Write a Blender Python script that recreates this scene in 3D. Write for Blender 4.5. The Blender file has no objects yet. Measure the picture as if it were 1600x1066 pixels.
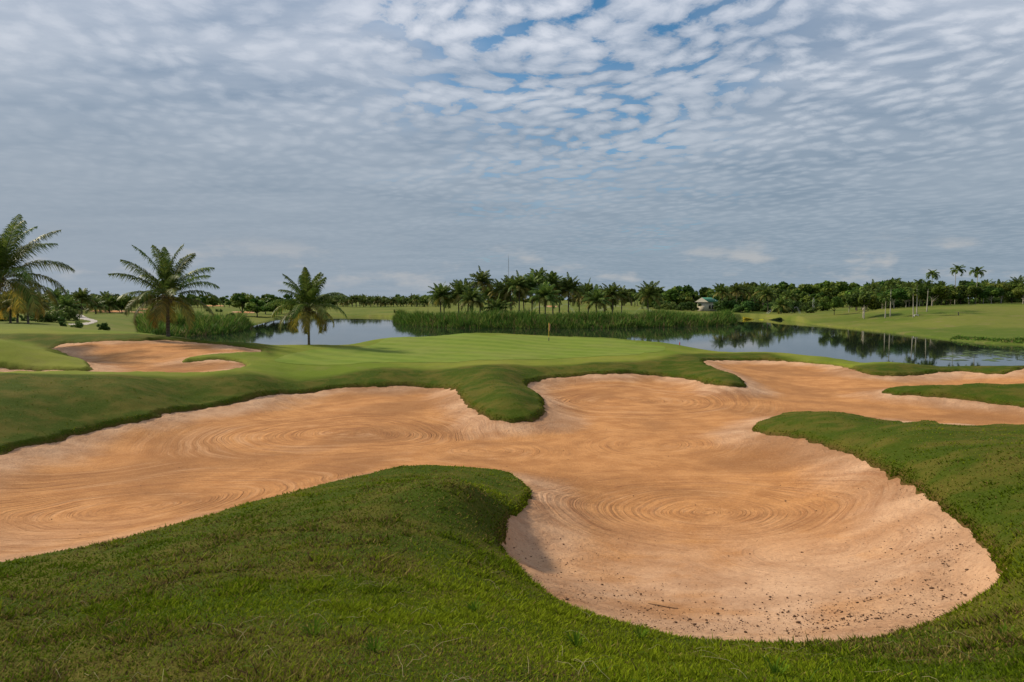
import bpy, math, random
import numpy as np
from mathutils import Vector, Matrix
C = bpy.context.scene
random.seed(7)
RS = np.random.RandomState(11)
R = math.radians

# ------------------------------------------------------------------ camera, sky, sun, exposure
EYE = 5.8                      # eye height above the lake surface (z = 0)
F = 1066.7                     # focal length in pixels of the 1600 px wide photograph
HOR = 468.0                    # horizon row
PITCH = math.atan((533.0 - HOR) / F)
cam = bpy.data.cameras.new('camera'); camo = bpy.data.objects.new('camera', cam)
C.collection.objects.link(camo); C.camera = camo
cam.lens = 24.0; cam.sensor_width = 36.0; cam.clip_start = 0.05; cam.clip_end = 9000
camo.location = (0, 0, EYE); camo.rotation_euler = (R(90) - PITCH, 0, 0)

SUN_EL = R(35); SUN_AZ = R(-62)          # azimuth measured from +Y towards +X: sun stands to the left
C.view_settings.view_transform = 'Standard'; C.view_settings.look = 'None'
C.view_settings.exposure = 0.0; C.view_settings.gamma = 1.0
sd_ = bpy.data.lights.new('sun', 'SUN'); sd_.energy = 5.0; sd_.angle = R(6); sd_.color = (1.0, 0.88, 0.68)
so = bpy.data.objects.new('sun', sd_); C.collection.objects.link(so)
sv = Vector((math.sin(SUN_AZ) * math.cos(SUN_EL), math.cos(SUN_AZ) * math.cos(SUN_EL), math.sin(SUN_EL)))
so.rotation_euler = sv.to_track_quat('Z', 'Y').to_euler(); so.location = sv * 100


class NT:
    """small helper for node trees"""
    def __init__(s, tree):
        s.t = tree; s.t.nodes.clear()
    def n(s, typ, **kw):
        nd = s.t.nodes.new(typ)
        for k, v in kw.items(): setattr(nd, k, v)
        return nd
    def l(s, a, b): s.t.links.new(a, b)
    def put(s, sock, v):
        if hasattr(v, 'links'): s.l(v, sock)
        else:
            try: sock.default_value = v
            except Exception: sock.default_value = (*v, 1.0)
    def m(s, op, a, b=0.0, c=0.0, clamp=False):
        nd = s.n('ShaderNodeMath', operation=op, use_clamp=clamp)
        s.put(nd.inputs[0], a); s.put(nd.inputs[1], b)
        if op in ('MULTIPLY_ADD', 'SMOOTH_MIN', 'SMOOTH_MAX'): s.put(nd.inputs[2], c)
        return nd.outputs[0]
    def vm(s, op, a, b=(0, 0, 0), sc=None):
        nd = s.n('ShaderNodeVectorMath', operation=op)
        s.put(nd.inputs[0], a)
        if op != 'SCALE' and op != 'LENGTH' : s.put(nd.inputs[1], b)
        if sc is not None: s.put(nd.inputs[3], sc)
        return nd.outputs[1] if op in ('LENGTH', 'DISTANCE', 'DOT_PRODUCT') else nd.outputs[0]
    def ss(s, v, lo, hi, a=0.0, b=1.0):
        nd = s.n('ShaderNodeMapRange', interpolation_type='SMOOTHSTEP', clamp=True)
        s.put(nd.inputs[0], v); s.put(nd.inputs[1], lo); s.put(nd.inputs[2], hi); s.put(nd.inputs[3], a); s.put(nd.inputs[4], b)
        return nd.outputs[0]
    def lin(s, v, lo, hi, a=0.0, b=1.0):
        nd = s.n('ShaderNodeMapRange', clamp=True)
        s.put(nd.inputs[0], v); s.put(nd.inputs[1], lo); s.put(nd.inputs[2], hi); s.put(nd.inputs[3], a); s.put(nd.inputs[4], b)
        return nd.outputs[0]
    def mix(s, f, a, b, mode='MIX'):
        nd = s.n('ShaderNodeMix', data_type='RGBA', blend_type=mode)
        s.put(nd.inputs[0], f); s.put(nd.inputs[6], a); s.put(nd.inputs[7], b)
        return nd.outputs[2]
    def noise(s, vec, scale, detail=4.0, rough=0.55, dist=0.0, dim='3D'):
        nd = s.n('ShaderNodeTexNoise', noise_dimensions=dim)
        s.put(nd.inputs['Vector'], vec); s.put(nd.inputs['Scale'], scale); s.put(nd.inputs['Detail'], detail)
        s.put(nd.inputs['Roughness'], rough); s.put(nd.inputs['Distortion'], dist)
        return nd.outputs['Fac']
    def attr(s, name):
        return s.n('ShaderNodeAttribute', attribute_name=name)
    def sep(s, v):
        nd = s.n('ShaderNodeSeparateXYZ'); s.put(nd.inputs[0], v); return nd.outputs
    def comb(s, x, y, z=0.0):
        nd = s.n('ShaderNodeCombineXYZ'); s.put(nd.inputs[0], x); s.put(nd.inputs[1], y); s.put(nd.inputs[2], z); return nd.outputs[0]
    def bump(s, h, strength=0.5, dist=0.05):
        nd = s.n('ShaderNodeBump'); s.put(nd.inputs['Strength'], strength); s.put(nd.inputs['Distance'], dist); s.put(nd.inputs['Height'], h)
        return nd.outputs[0]


def make_world():
    w = bpy.data.worlds.new('World'); C.world = w; w.use_nodes = True
    k = NT(w.node_tree)
    d = k.n('ShaderNodeTexCoord').outputs['Generated']
    x, y, z = k.sep(d)[:3]
    zc = k.m('MAXIMUM', z, 0.0)
    den = k.m('ADD', zc, 0.07)
    px = k.m('DIVIDE', x, den); py = k.m('DIVIDE', y, den)
    p = k.comb(px, py, 0.0)
    # slow warp of the cloud deck
    wn = k.n('ShaderNodeTexNoise'); k.put(wn.inputs['Vector'], p); wn.inputs['Scale'].default_value = 1.6; wn.inputs['Detail'].default_value = 3
    wv = k.vm('SCALE', k.vm('SUBTRACT', wn.outputs['Color'], (0.5, 0.5, 0.5)), sc=0.34)
    pw = k.vm('ADD', p, wv)
    qx, qy, _ = k.sep(pw)[:3]
    al = k.m('MULTIPLY', k.m('SUBTRACT', k.m('MULTIPLY', qy, 0.82), k.m('MULTIPLY', qx, 0.57)), 4.9)
    ac = k.m('MULTIPLY', k.m('ADD', k.m('MULTIPLY', qx, 0.82), k.m('MULTIPLY', qy, 0.57)), 6.5)
    rotv = k.comb(al, ac, 0.0)
    vo = k.n('ShaderNodeTexVoronoi', feature='SMOOTH_F1', voronoi_dimensions='2D')
    k.put(vo.inputs['Vector'], rotv); vo.inputs['Scale'].default_value = 1.6
    vo.inputs['Smoothness'].default_value = 0.55; vo.inputs['Randomness'].default_value = 0.9
    fine = k.noise(k.vm('ADD', k.vm('MULTIPLY', rotv, (0.9, 0.55, 1)), (3, 1, 0)), 4.6, 8, 0.68)
    mid = k.noise(rotv, 1.0, 5, 0.55)
    puff = k.m('SUBTRACT', 0.78, vo.outputs['Distance'])
    puff = k.m('ADD', puff, k.m('MULTIPLY', k.m('SUBTRACT', fine, 0.5), 1.05))
    puff = k.m('ADD', puff, k.m('MULTIPLY', k.m('SUBTRACT', mid, 0.5), 0.55))
    dens = k.ss(puff, 0.12, 0.80)
    # a veil of smooth cloud, thin only around one patch high in the middle
    hole_dir = Vector((0.10, 0.88, 0.40)).normalized()
    hd = k.vm('DISTANCE', d, tuple(hole_dir))
    big = k.noise(p, 1.1, 4, 0.6)
    hole = k.ss(k.m('ADD', hd, k.m('MULTIPLY', k.m('SUBTRACT', big, 0.5), 0.5)), -0.02, 0.40)
    veil = k.ss(k.m('ADD', hole, k.m('MULTIPLY', k.m('SUBTRACT', big, 0.5), 0.25)), 0.0, 1.0)
    cover = k.m('MAXIMUM', veil, k.ss(puff, -0.02, 0.30), clamp=True)
    # left part of the deck is smoother and greyer
    side = k.ss(k.m('ADD', x, k.m('MULTIPLY', k.m('SUBTRACT', big, 0.5), 0.8)), -0.55, 0.25)
    elev = k.ss(z, 0.03, 0.46)
    contrast = k.m('MULTIPLY', k.m('MULTIPLY', k.lin(side, 0, 1, 0.34, 0.85), k.ss(k.noise(p, 0.9, 3, 0.5), 0.25, 0.62, 0.45, 1.1)), k.lin(elev, 0, 1, 0.36, 1.0))
    soft = k.noise(k.comb(k.m('MULTIPLY', px, 0.55), py), 1.7, 6, 0.58)
    lay = k.m('ADD', k.m('MULTIPLY', k.m('SUBTRACT', dens, 0.5), contrast), k.m('MULTIPLY', k.m('SUBTRACT', soft, 0.5), k.lin(elev, 0, 1, 1.1, 2.6)))
    f = k.m('ADD', lay, 0.50, clamp=True)
    lo = k.mix(elev, (0.215, 0.290, 0.365, 1), (0.28, 0.365, 0.50, 1))
    hi = k.mix(elev, (0.34, 0.41, 0.48, 1), (0.74, 0.775, 0.86, 1))
    cc = k.mix(f, lo, hi)
    # low banks of pale cumulus near the horizon
    cum = k.noise(k.comb(k.m('MULTIPLY', k.m('DIVIDE', x, k.m('ADD', k.m('ABSOLUTE', y), 0.2)), 5.0), k.m('MULTIPLY', z, 15.0)), 1.6, 6, 0.6)
    cmask = k.m('MULTIPLY', k.ss(cum, 0.50, 0.66), k.m('MULTIPLY', k.ss(z, 0.0, 0.03), k.ss(z, 0.10, 0.05)))
    warm = k.ss(x, 0.3, -0.6)
    cc = k.mix(k.m('MULTIPLY', cmask, 0.75), cc, (0.50, 0.50, 0.50, 1))
    cc = k.mix(k.m('MULTIPLY', k.ss(z, 0.30, 0.0), k.m('MULTIPLY', warm, 0.5)), cc, (0.37, 0.41, 0.47, 1))
    below = k.ss(z, -0.02, 0.0)
    cc = k.mix(below, (0.10, 0.12, 0.08, 1), cc)
    sky = k.n('ShaderNodeTexSky', sky_type='NISHITA', sun_disc=False)
    sky.sun_elevation = SUN_EL; sky.sun_rotation = SUN_AZ; sky.air_density = 1.0; sky.dust_density = 0.0; sky.ozone_density = 4.0; sky.altitude = 1500
    b1 = k.n('ShaderNodeBackground'); k.l(k.vm('MULTIPLY', sky.outputs[0], (0.62, 1.05, 1.05)), b1.inputs[0]); b1.inputs[1].default_value = 0.10
    b2 = k.n('ShaderNodeBackground'); k.l(cc, b2.inputs[0]); b2.inputs[1].default_value = 1.0
    mx = k.n('ShaderNodeMixShader'); k.l(cover, mx.inputs[0]); k.l(b1.outputs[0], mx.inputs[1]); k.l(b2.outputs[0], mx.inputs[2])
    out = k.n('ShaderNodeOutputWorld'); k.l(mx.outputs[0], out.inputs[0])
make_world()

# ------------------------------------------------------------------ small tools
def tag(o, label=None, cat=None, group=None, kind=None):
    if label: o['label'] = label
    if cat: o['category'] = cat
    if group: o['group'] = group
    if kind: o['kind'] = kind
    return o

def mesh_np(name, V, faces, mat, parent=None, cols=None, smooth=True, attrs=None):
    """faces: (n,3) or (n,4) array, or list of such arrays"""
    me = bpy.data.meshes.new(name)
    V = np.asarray(V, dtype=np.float32)
    if not isinstance(faces, list): faces = [faces]
    faces = [np.asarray(f, dtype=np.int32) for f in faces if len(f)]
    me.vertices.add(len(V)); me.vertices.foreach_set('co', V.ravel())
    nl = sum(f.size for f in faces); nf = sum(len(f) for f in faces)
    me.loops.add(nl); me.polygons.add(nf)
    me.loops.foreach_set('vertex_index', np.concatenate([f.ravel() for f in faces]))
    st = []; s0 = 0
    for f in faces:
        st.append(s0 + np.arange(len(f)) * f.shape[1]); s0 += f.size
    me.polygons.foreach_set('loop_start', np.concatenate(st).astype(np.int32))
    if smooth: me.polygons.foreach_set('use_smooth', np.ones(nf, dtype=bool))
    if cols is not None:
        a = me.color_attributes.new('Col', 'FLOAT_COLOR', 'POINT')
        c4 = np.ones((len(V), 4), dtype=np.float32); c4[:, :3] = cols
        a.data.foreach_set('color', c4.ravel())
    for k_, v_ in (attrs or {}).items():
        a = me.attributes.new(k_, 'FLOAT', 'POINT'); a.data.foreach_set('value', np.asarray(v_, dtype=np.float32))
    me.update(calc_edges=True)
    if mat: me.materials.append(mat)
    o = bpy.data.objects.new(name, me); C.collection.objects.link(o)
    if parent: o.parent = parent
    return o

def empty(name, loc, rz=0.0, sc=1.0):
    o = bpy.data.objects.new(name, None); C.collection.objects.link(o)
    o.location = loc; o.rotation_euler = (0, 0, rz); o.scale = (sc, sc, sc); o.empty_display_size = 0.3
    return o

class MB:
    """collects triangles and quads for one mesh"""
    def __init__(s): s.V = []; s.T = []; s.Q = []; s.Cc = []; s.nv = 0
    def add(s, V, T=None, Q=None, col=None):
        V = np.asarray(V, dtype=np.float32)
        s.V.append(V)
        s.Cc.append(np.broadcast_to(np.asarray(col if col is not None else (1, 1, 1), dtype=np.float32), V.shape))
        if T is not None and len(T): s.T.append(np.asarray(T) + s.nv)
        if Q is not None and len(Q): s.Q.append(np.asarray(Q) + s.nv)
        s.nv += len(V)
    def tube(s, P, rad, n=6, col=None, cap=True):
        P = [Vector(p) for p in P]; V = []; Q = []
        for i, p in enumerate(P):
            t = (P[min(i + 1, len(P) - 1)] - P[max(i - 1, 0)]).normalized()
            a = t.orthogonal().normalized() if i == 0 else (a - t * a.dot(t)).normalized()
            b = t.cross(a)
            r = rad[i] if hasattr(rad, '__len__') else rad
            for j in range(n):
                an = 2 * math.pi * j / n
                V.append(p + (a * math.cos(an) + b * math.sin(an)) * r)
        for i in range(len(P) - 1):
            for j in range(n):
                j2 = (j + 1) % n
                Q.append((i * n + j, i * n + j2, (i + 1) * n + j2, (i + 1) * n + j))
        T = []
        if cap:
            V.append(P[-1]); c = len(V) - 1; o = (len(P) - 1) * n
            T = [(o + j, o + (j + 1) % n, c) for j in range(n)]
        s.add([tuple(v) for v in V], T, Q, col)
    def box(s, x0, x1, y0, y1, z0, z1, col=None):
        V = [(x, y, z) for z in (z0, z1) for y in (y0, y1) for x in (x0, x1)]
        s.add(V, None, [(0, 2, 3, 1), (4, 5, 7, 6), (0, 1, 5, 4), (2, 6, 7, 3), (0, 4, 6, 2), (1, 3, 7, 5)], col)
    def build(s, name, mat, parent=None, smooth=True):
        V = np.concatenate(s.V); c = np.concatenate(s.Cc); f = []
        if s.T: f.append(np.concatenate(s.T))
        if s.Q: f.append(np.concatenate(s.Q))
        return mesh_np(name, V, f, mat, parent, c, smooth)

_perm = RS.rand(256, 256)
def vnoise(x, y, s):
    """value noise 0..1, s = feature size in metres"""
    x = np.asarray(x) / s + 900.0; y = np.asarray(y) / s + 900.0
    xi = np.floor(x).astype(int); yi = np.floor(y).astype(int)
    fx = x - xi; fy = y - yi; fx = fx * fx * (3 - 2 * fx); fy = fy * fy * (3 - 2 * fy)
    g = lambda a, b: _perm[a & 255, b & 255]
    return (g(xi, yi) * (1 - fx) + g(xi + 1, yi) * fx) * (1 - fy) + (g(xi, yi + 1) * (1 - fx) + g(xi + 1, yi + 1) * fx) * fy
def fnoise(x, y, s, o=4):
    r = 0; a = 1; t = 0
    for i in range(o):
        r = r + a * vnoise(np.asarray(x) + 17.3 * i, np.asarray(y) - 9.1 * i, s / 2 ** i); t += a; a *= 0.55
    return r / t
def sst(v, a, b):
    t = np.clip((v - a) / (b - a), 0, 1); return t * t * (3 - 2 * t)

# ------------------------------------------------------------------ terrain height: survey points (x column, row, height relative to the eye)
def ray(px, py):
    xn = (px - 800) / F; yn = -(py - 533) / F
    ca, sa = math.cos(PITCH), math.sin(PITCH)
    return np.array([xn, ca + yn * sa, -sa + yn * ca])
def hit(px, py, z):
    d = ray(px, py); t = z / d[2]; return d[0] * t, d[1] * t

PTS = [
 # foreground mound and near banks
 (0,1066,-2.0),(400,1066,-1.78),(800,1066,-1.75),(1200,1066,-1.95),(1600,1066,-2.05),
 (0,1000,-2.25),(0,930,-2.75),(300,960,-2.1),(600,960,-2.1),(800,960,-2.25),(300,860,-2.95),(500,810,-3.05),(500,880,-2.5),
 (600,850,-2.72),(700,880,-2.75),(760,790,-3.25),(700,760,-3.5),(650,760,-3.45),(740,860,-3.05),(1000,1040,-2.4),(1400,1040,-2.35),(1590,980,-2.4),
 (830,775,-4.1),(785,840,-3.75),(800,740,-4.35),(620,735,-4.05),(560,745,-4.0),(400,790,-3.85),(200,845,-3.65),(0,885,-3.45),
 # right bowl rim and floor
 (820,900,-3.25),(900,955,-3.0),(1020,990,-2.88),(1180,1008,-2.82),(1300,1008,-2.8),(1400,990,-2.8),(1520,940,-2.8),(1565,905,-2.85),
 (1550,860,-2.92),(1470,790,-3.2),(1400,745,-3.45),(1330,710,-3.75),(1250,685,-4.05),(1177,674,-4.35),
 (1100,790,-4.35),(1300,900,-3.5),(1100,900,-3.75),(1200,950,-3.3),(900,850,-4.05),(950,920,-3.55),(1400,850,-3.5),(1450,900,-3.2),(1300,800,-4.0),
 (1000,720,-4.55),(1200,730,-4.3),(850,720,-4.55),(1350,760,-3.8),(1000,790,-4.4),
 # right bank
 (1600,850,-2.45),(1600,750,-2.75),(1500,720,-2.95),(1600,690,-3.0),(1500,690,-3.1),(1400,695,-3.3),(1600,674,-3.15),(1500,673,-3.25),(1420,671,-3.4),
 (1340,656,-3.85),(1300,670,-3.8),(1260,649,-4.0),(1200,657,-4.25),
 # sand floor left
 (0,800,-4.25),(200,785,-4.4),(400,740,-4.5),(0,740,-4.4),(300,700,-4.6),(545,670,-4.6),(700,700,-4.6),(600,620,-4.6),(350,660,-4.6),
 (0,710,-4.35),(150,672,-4.45),(300,640,-4.5),(450,615,-4.55),(600,605,-4.6),(700,606,-4.55),
 # left bank and lawn above
 (0,640,-3.6),(0,600,-3.2),(0,588,-3.2),(200,630,-3.9),(200,598,-3.5),(200,588,-3.5),(400,610,-4.2),(400,592,-3.85),(400,585,-3.8),(600,590,-4.15),(600,580,-4.05),(720,590,-4.1),(720,580,-4.05),
 # tongue of turf
 (740,640,-4.5),(770,656,-4.52),(820,658,-4.52),(850,640,-4.52),(825,605,-4.55),(790,612,-3.98),(760,600,-4.0),(800,632,-4.12),(800,588,-4.02),(800,574,-4.0),
 (870,592,-4.5),(950,588,-4.5),(1050,585,-4.5),(1110,600,-4.5),(1165,604,-4.55),(950,577,-4.1),(1080,572,-4.12),(1060,556,-4.1),(1130,590,-4.15),(1150,600,-4.35),
 (980,622,-4.65),(1100,640,-4.7),(1250,600,-4.7),(1250,620,-4.7),(1400,595,-4.6),(900,660,-4.65),
 (1100,563,-4.65),(1200,563,-4.65),(1300,571,-4.55),(1360,586,-4.45),(1430,586,-4.45),(1500,581,-4.45),(1600,578,-4.45),
 # spit on the right
 (1390,611,-4.45),(1440,606,-4.2),(1500,606,-4.1),(1600,605,-4.0),(1500,626,-4.5),(1600,634,-4.45),(1440,617,-4.45),(1500,650,-4.65),(1600,655,-4.6),(1350,630,-4.7),(1300,640,-4.72),
 # bank before the water
 (1100,556,-4.3),(1200,556,-4.35),(1300,562,-4.3),(1400,574,-4.15),(1500,574,-4.2),(1600,574,-4.15),(1400,569,-4.1),(1200,551,-4.25),
 # green
 (500,560,-3.85),(600,545,-3.95),(730,524,-3.78),(860,536,-3.95),(860,527,-3.78),(800,524.5,-3.76),(910,529,-3.9),(655,529,-3.8),(980,533.5,-4.08),(600,531,-3.85),(500,541,-3.65),(950,531,-4.05),(1000,545,-4.15),(700,560,-4.05),(900,560,-4.12),(450,572,-3.9),(1040,538,-4.15),
 # left rear bunker, its mound and the turf behind
 (262,530,-2.9),(420,542,-3.4),(350,538,-3.15),(200,585,-3.6),(0,581,-3.45),(200,560,-3.5),(200,534,-2.95),(110,537,-2.95),(385,549,-3.3),(380,575,-3.65),(300,562,-3.45),
 (0,534.5,-2.3),(60,549,-2.72),(60,538,-3.3),(0,529,-2.95),(150,534,-3.05),(250,527,-2.8),(100,561,-3.1),(0,560,-2.85),(60,574,-3.3),(145,577,-3.5),(400,560,-3.6),(50,527,-2.85),(100,512,-3.1),(200,522,-3.0),(0,507,-3.15),(140,501,-3.4),(200,497,-3.6),
 (0,500,-3.3),(100,492,-3.5),
 # far land
 (300,486,-3.9),(200,485,-3.6),(300,478,-4.0),(560,484,-4.6),(620,477,-4.2),(560,478,-4.4),(700,480,-4.4),(0,480,-3.6),(400,482,-4.6),(450,486,-4.8),
 (1000,490,-4.3),(1000,484,-3.7),(850,488,-4.2),(700,490,-4.4),(1100,486,-4.4),(1200,485,-4.4),(1250,490,-4.7),(1300,487,-4.2),
 (1350,503,-5.0),(1400,492,-3.5),(1450,484,-2.4),(1500,478,-1.6),(1600,474,-1.1),(1600,490,-3.0),(1600,503,-4.2),(1500,500,-4.0),(1600,528,-5.45),(1500,523,-5.45),(1420,510,-5.25),
]
# the same with a distance instead of a row: (column, metres, height relative to the eye)
DPTS = [(0,1,-1.66),(800,1,-1.66),(1600,1,-1.66),(0,2.2,-1.75),(800,2.2,-1.66),(1600,2.2,-1.75),
 (1500,20.5,-3.7),(1500,23,-4.5),(1600,19,-3.6),(1600,22.5,-4.5),(1400,21,-4.0),(1400,24,-4.6),(1300,27,-4.6),(1230,27,-4.6),
 (1500,34.5,-4.5),(1600,34.5,-4.4),
 (700,86,-6.2),(500,64,-5.2),(600,78,-6.0),(850,84,-6),(1000,76,-6),(1200,62,-6),(1400,50,-5.7),(1600,50,-5.7),(350,60,-5),(250,62,-3.4),(0,42,-3.45),(60,40,-3.6),(100,39,-3.6),(0,47,-3.45),(80,47,-3.45),
 (480,100,-7),(700,110,-7),(900,110,-7),(1100,110,-7),(1300,90,-7),(1500,65,-7),(560,160,-7),(1200,150,-7),(340,85,-7),(480,160,-7),
 (260,130,-4.6),(340,140,-4.8),(400,230,-5.0),(560,260,-5.0),(700,160,-4.5),(850,160,-4.3),(1000,160,-4.4),(1120,178,-4.6),(1200,240,-4.8),
 (850,300,-4.2),(1100,300,-4.4),
 (100,600,-3.6),(500,600,-3.9),(900,600,-4.2),(1300,600,-4.2),(1600,600,-2.0),
 (100,1800,-2.0),(800,1800,-2.0),(1500,1800,-2.0),(1600,205,-1.1),(1800,200,-1.0),(1800,115,-4.6),(1800,40,-4.2),(1800,60,-6.0),(1800,20,-3.4),(1800,8,-2.4),
 (-200,5,-2.2),(-200,12,-3.6),(-200,25,-3.2),(-200,50,-2.8),(-200,120,-3.1),(-200,300,-3.6),(1600,300,-0.8),(1400,300,-3.0)]
cp = []
for a, b, z in PTS:
    x, y = hit(a, b, z); cp.append((x, y, z))
for a, dd, z in DPTS: cp.append(((a - 800) / F * dd, dd, z))
cp = np.array(cp)
VS = 0.6; MQ = 0.045
def uv(x, y):
    th = np.arctan2(x, y); return np.clip(th, -1.1, 1.1), np.log(np.maximum(np.hypot(x, y), 0.8)) * VS
cu, cv = uv(cp[:, 0], cp[:, 1])
def kern(du, dv): return np.sqrt(du * du + dv * dv + MQ * MQ)
A = kern(cu[:, None] - cu[None], cv[:, None] - cv[None])
n_ = len(cp); M = np.zeros((n_ + 1, n_ + 1)); M[:n_, :n_] = A - np.eye(n_) * 0.0015; M[:n_, n_] = 1; M[n_, :n_] = 1
sol = np.linalg.solve(M, np.append(cp[:, 2], 0.0)); W = sol[:n_]; W0 = sol[n_]
W32 = W.astype(np.float32); cu32 = cu.astype(np.float32); cv32 = cv.astype(np.float32)
def H0(x, y):
    """smooth land form, in world z"""
    x = np.asarray(x, dtype=np.float64).ravel(); y = np.asarray(y, dtype=np.float64).ravel()
    u, v = uv(x, y); out = np.empty(len(x))
    for i in range(0, len(x), 40000):
        a = u[i:i + 40000].astype(np.float32)[:, None] - cu32; b = v[i:i + 40000].astype(np.float32)[:, None] - cv32
        out[i:i + 40000] = np.sqrt(a * a + b * b + np.float32(MQ * MQ)) @ W32
    out += W0
    th = np.abs(np.arctan2(x, y)); bk = sst(th, 1.1, 1.7)
    back = -1.7 - np.clip(np.hypot(x, y) - 4, 0, 40) * 0.04
    out = out * (1 - bk) + back * bk
    return out + EYE

def cast(px, py, far=900):
    d = ray(px, py); ts = np.exp(np.linspace(math.log(2.0), math.log(far), 700))
    zz = EYE + d[2] * ts; hh = np.maximum(H0(d[0] * ts, d[1] * ts), 0.0)
    b = np.nonzero(zz < hh)[0]
    if len(b) == 0: return d[0] * far, d[1] * far
    i = b[0]; t0, t1 = ts[max(i - 1, 0)], ts[i]
    tt = np.linspace(t0, t1, 30); zz = EYE + d[2] * tt; hh = np.maximum(H0(d[0] * tt, d[1] * tt), 0.0)
    b = np.nonzero(zz < hh)[0]; t = tt[b[0]] if len(b) else t1
    return d[0] * t, d[1] * t

def smooth_poly(P, n=6):
    P = np.array(P); N = len(P); out = []
    for i in range(N):
        p0, p1, p2, p3 = P[i - 1], P[i], P[(i + 1) % N], P[(i + 2) % N]
        for k in range(n):
            t = k / n
            out.append(0.5 * ((2 * p1) + (-p0 + p2) * t + (2 * p0 - 5 * p1 + 4 * p2 - p3) * t * t + (-p0 + 3 * p1 - 3 * p2 + p3) * t ** 3))
    return np.array(out)
def pix_poly(L, n=4):
    """outline given by columns and rows (or column, metres, 'd'), laid onto the land"""
    q = []
    for e in L:
        if len(e) == 3: q.append(((e[0] - 800) / F * e[1], e[1]))
        else: q.append(cast(*e))
    return smooth_poly(q, n)

def sdist(x, y, poly, margin=3.0):
    """signed distance to polygon, negative inside; clipped to +-margin outside its box"""
    out = np.full(x.shape, margin)
    x0, y0 = poly.min(0) - margin; x1, y1 = poly.max(0) + margin
    ids = np.nonzero((x > x0) & (x < x1) & (y > y0) & (y < y1))[0]
    for s in range(0, len(ids), 60000):
        q = ids[s:s + 60000]; X = x[q].astype(np.float32); Y = y[q].astype(np.float32)
        dmin = np.full(len(q), 1e9, np.float32); ins = np.zeros(len(q), bool)
        a = poly.astype(np.float32); b = np.roll(a, -1, 0)
        for (ax, ay), (bx, by) in zip(a, b):
            ex, ey = bx - ax, by - ay; L2 = ex * ex + ey * ey + 1e-12
            t = np.clip(((X - ax) * ex + (Y - ay) * ey) / L2, 0, 1)
            dx = X - ax - t * ex; dy = Y - ay - t * ey
            dmin = np.minimum(dmin, dx * dx + dy * dy)
            if ay != by:
                c = ((ay > Y) != (by > Y)) & (X < (bx - ax) * (Y - ay) / (by - ay) + ax)
                ins ^= c
        dm = np.sqrt(dmin); out[q] = np.where(ins, -dm, np.minimum(dm, margin))
    return out

LAKE = [(222,100),(250,80),(300,68),(400,64),(480,68),(560,79),(650,88),(750,90),(850,87),(950,82),(1050,75),(1150,67),(1250,60),(1350,54),(1450,51),(1600,51),(1800,53),(2100,56),
 (2100,66),(1800,77),(1600,86),(1560,88),(1500,95),(1450,105),(1400,117),(1350,129),(1300,144),(1262,165),(1240,187),(1215,196),(1190,210),(1150,214),(1142,190),(1140,165),(1100,152),(1000,145),(900,140),(800,141),(700,144),(660,154),(628,172),(617,205),(600,221),(540,224),(500,221),(440,206),(410,170),(385,143),(350,122),(300,116),(240,112)]
lake = smooth_poly([((a - 800) / F * d, d) for a, d in LAKE], 4)

MAIN = [(-160,760),(-80,733),(0,711),(80,690),(150,672),(230,655),(300,641),(380,627),(450,616),(520,608),(600,604),(660,604),(705,607),(722,622),(742,641),(770,655),(805,659),(835,656),(850,643),(846,622),(824,604),
 (840,595),(870,590),(915,586),(960,584),(1020,586),(1075,592),(1110,600),(1140,604),(1163,604),(1160,595),(1135,583),(1100,568),(1120,563),(1200,563),(1260,567),(1310,572),(1340,580),(1375,587),(1430,586),(1500,580),(1600,577),(1720,575),
 (1720,605),(1600,603),(1500,604),(1440,605),(1400,607),(1381,611),(1390,616),(1440,619),(1500,624),(1560,632),(1640,642),(1740,652),
 (1740,671),(1650,671.5),(1560,671),(1480,669),(1420,666),(1380,660),(1340,653),(1300,648),(1250,648),(1210,654),(1180,666),(1177,674),
 (1215,680),(1250,685),(1290,696),(1330,710),(1370,728),(1400,744),(1440,768),(1470,792),(1505,815),(1535,845),(1556,875),(1565,903),(1550,922),(1515,943),(1470,968),(1410,990),(1350,1002),(1280,1009),(1200,1009),(1120,1003),(1040,993),(960,972),(890,948),(845,922),(810,890),(788,862),(782,840),
 (795,815),(815,795),(827,775),(818,757),(790,744),(740,737),(690,735),(640,737),(600,742),(555,752),(500,766),(440,782),(380,797),(300,820),(200,846),(100,868),(0,885),(-100,905),(-180,925),(-240,850)]
REAR = [(-100,574),(0,575),(60,578),(120,580),(146,578),(142,573),(115,560),(78,546),(92,539),(120,536),(200,533),(270,532),(340,538),(380,543),(408,547),(404,552),(370,553),(320,557),(290,563),(286,566),(320,563),(350,562),(376,566),(383,573),(360,580),(290,585),(150,584),(0,583),(-100,583)]
main_p = pix_poly(MAIN); rear_p = pix_poly(REAR)
GREEN = [(430,566),(480,552),(540,546),(600,534),(660,527),(730,524.5),(800,526),(870,529),(960,533.5),(1010,541),(1040,547),(1000,556),(900,562),(780,566),(640,570),(540,573),(460,572)]
green_p = pix_poly(GREEN)
FAIR = [(-200,592),(0,590),(200,592),(400,590),(600,580),(740,575),(900,573),(1040,563),(1090,556),(1200,555),(1400,572),(1800,574),(1800,60,'d'),(1200,70,'d'),(800,95,'d'),(450,75,'d'),(300,70,'d'),(150,140,'d'),(-200,140,'d')]
fair_p = pix_poly(FAIR)

def lake_shape(h, x, y, sl):
    """sl: signed distance to the shore, negative in the water"""
    inside = np.minimum(h, -0.12 + np.maximum(sl, -8) * 0.22)
    ramp = 0.06 + np.clip(sl, 0, 6) * 0.08
    rampmax = 0.25 + np.clip(sl, 0, 60) * 1.2
    outside = np.clip(h, ramp, np.maximum(rampmax, ramp))
    return np.where(sl < 0, inside, outside)

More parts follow.
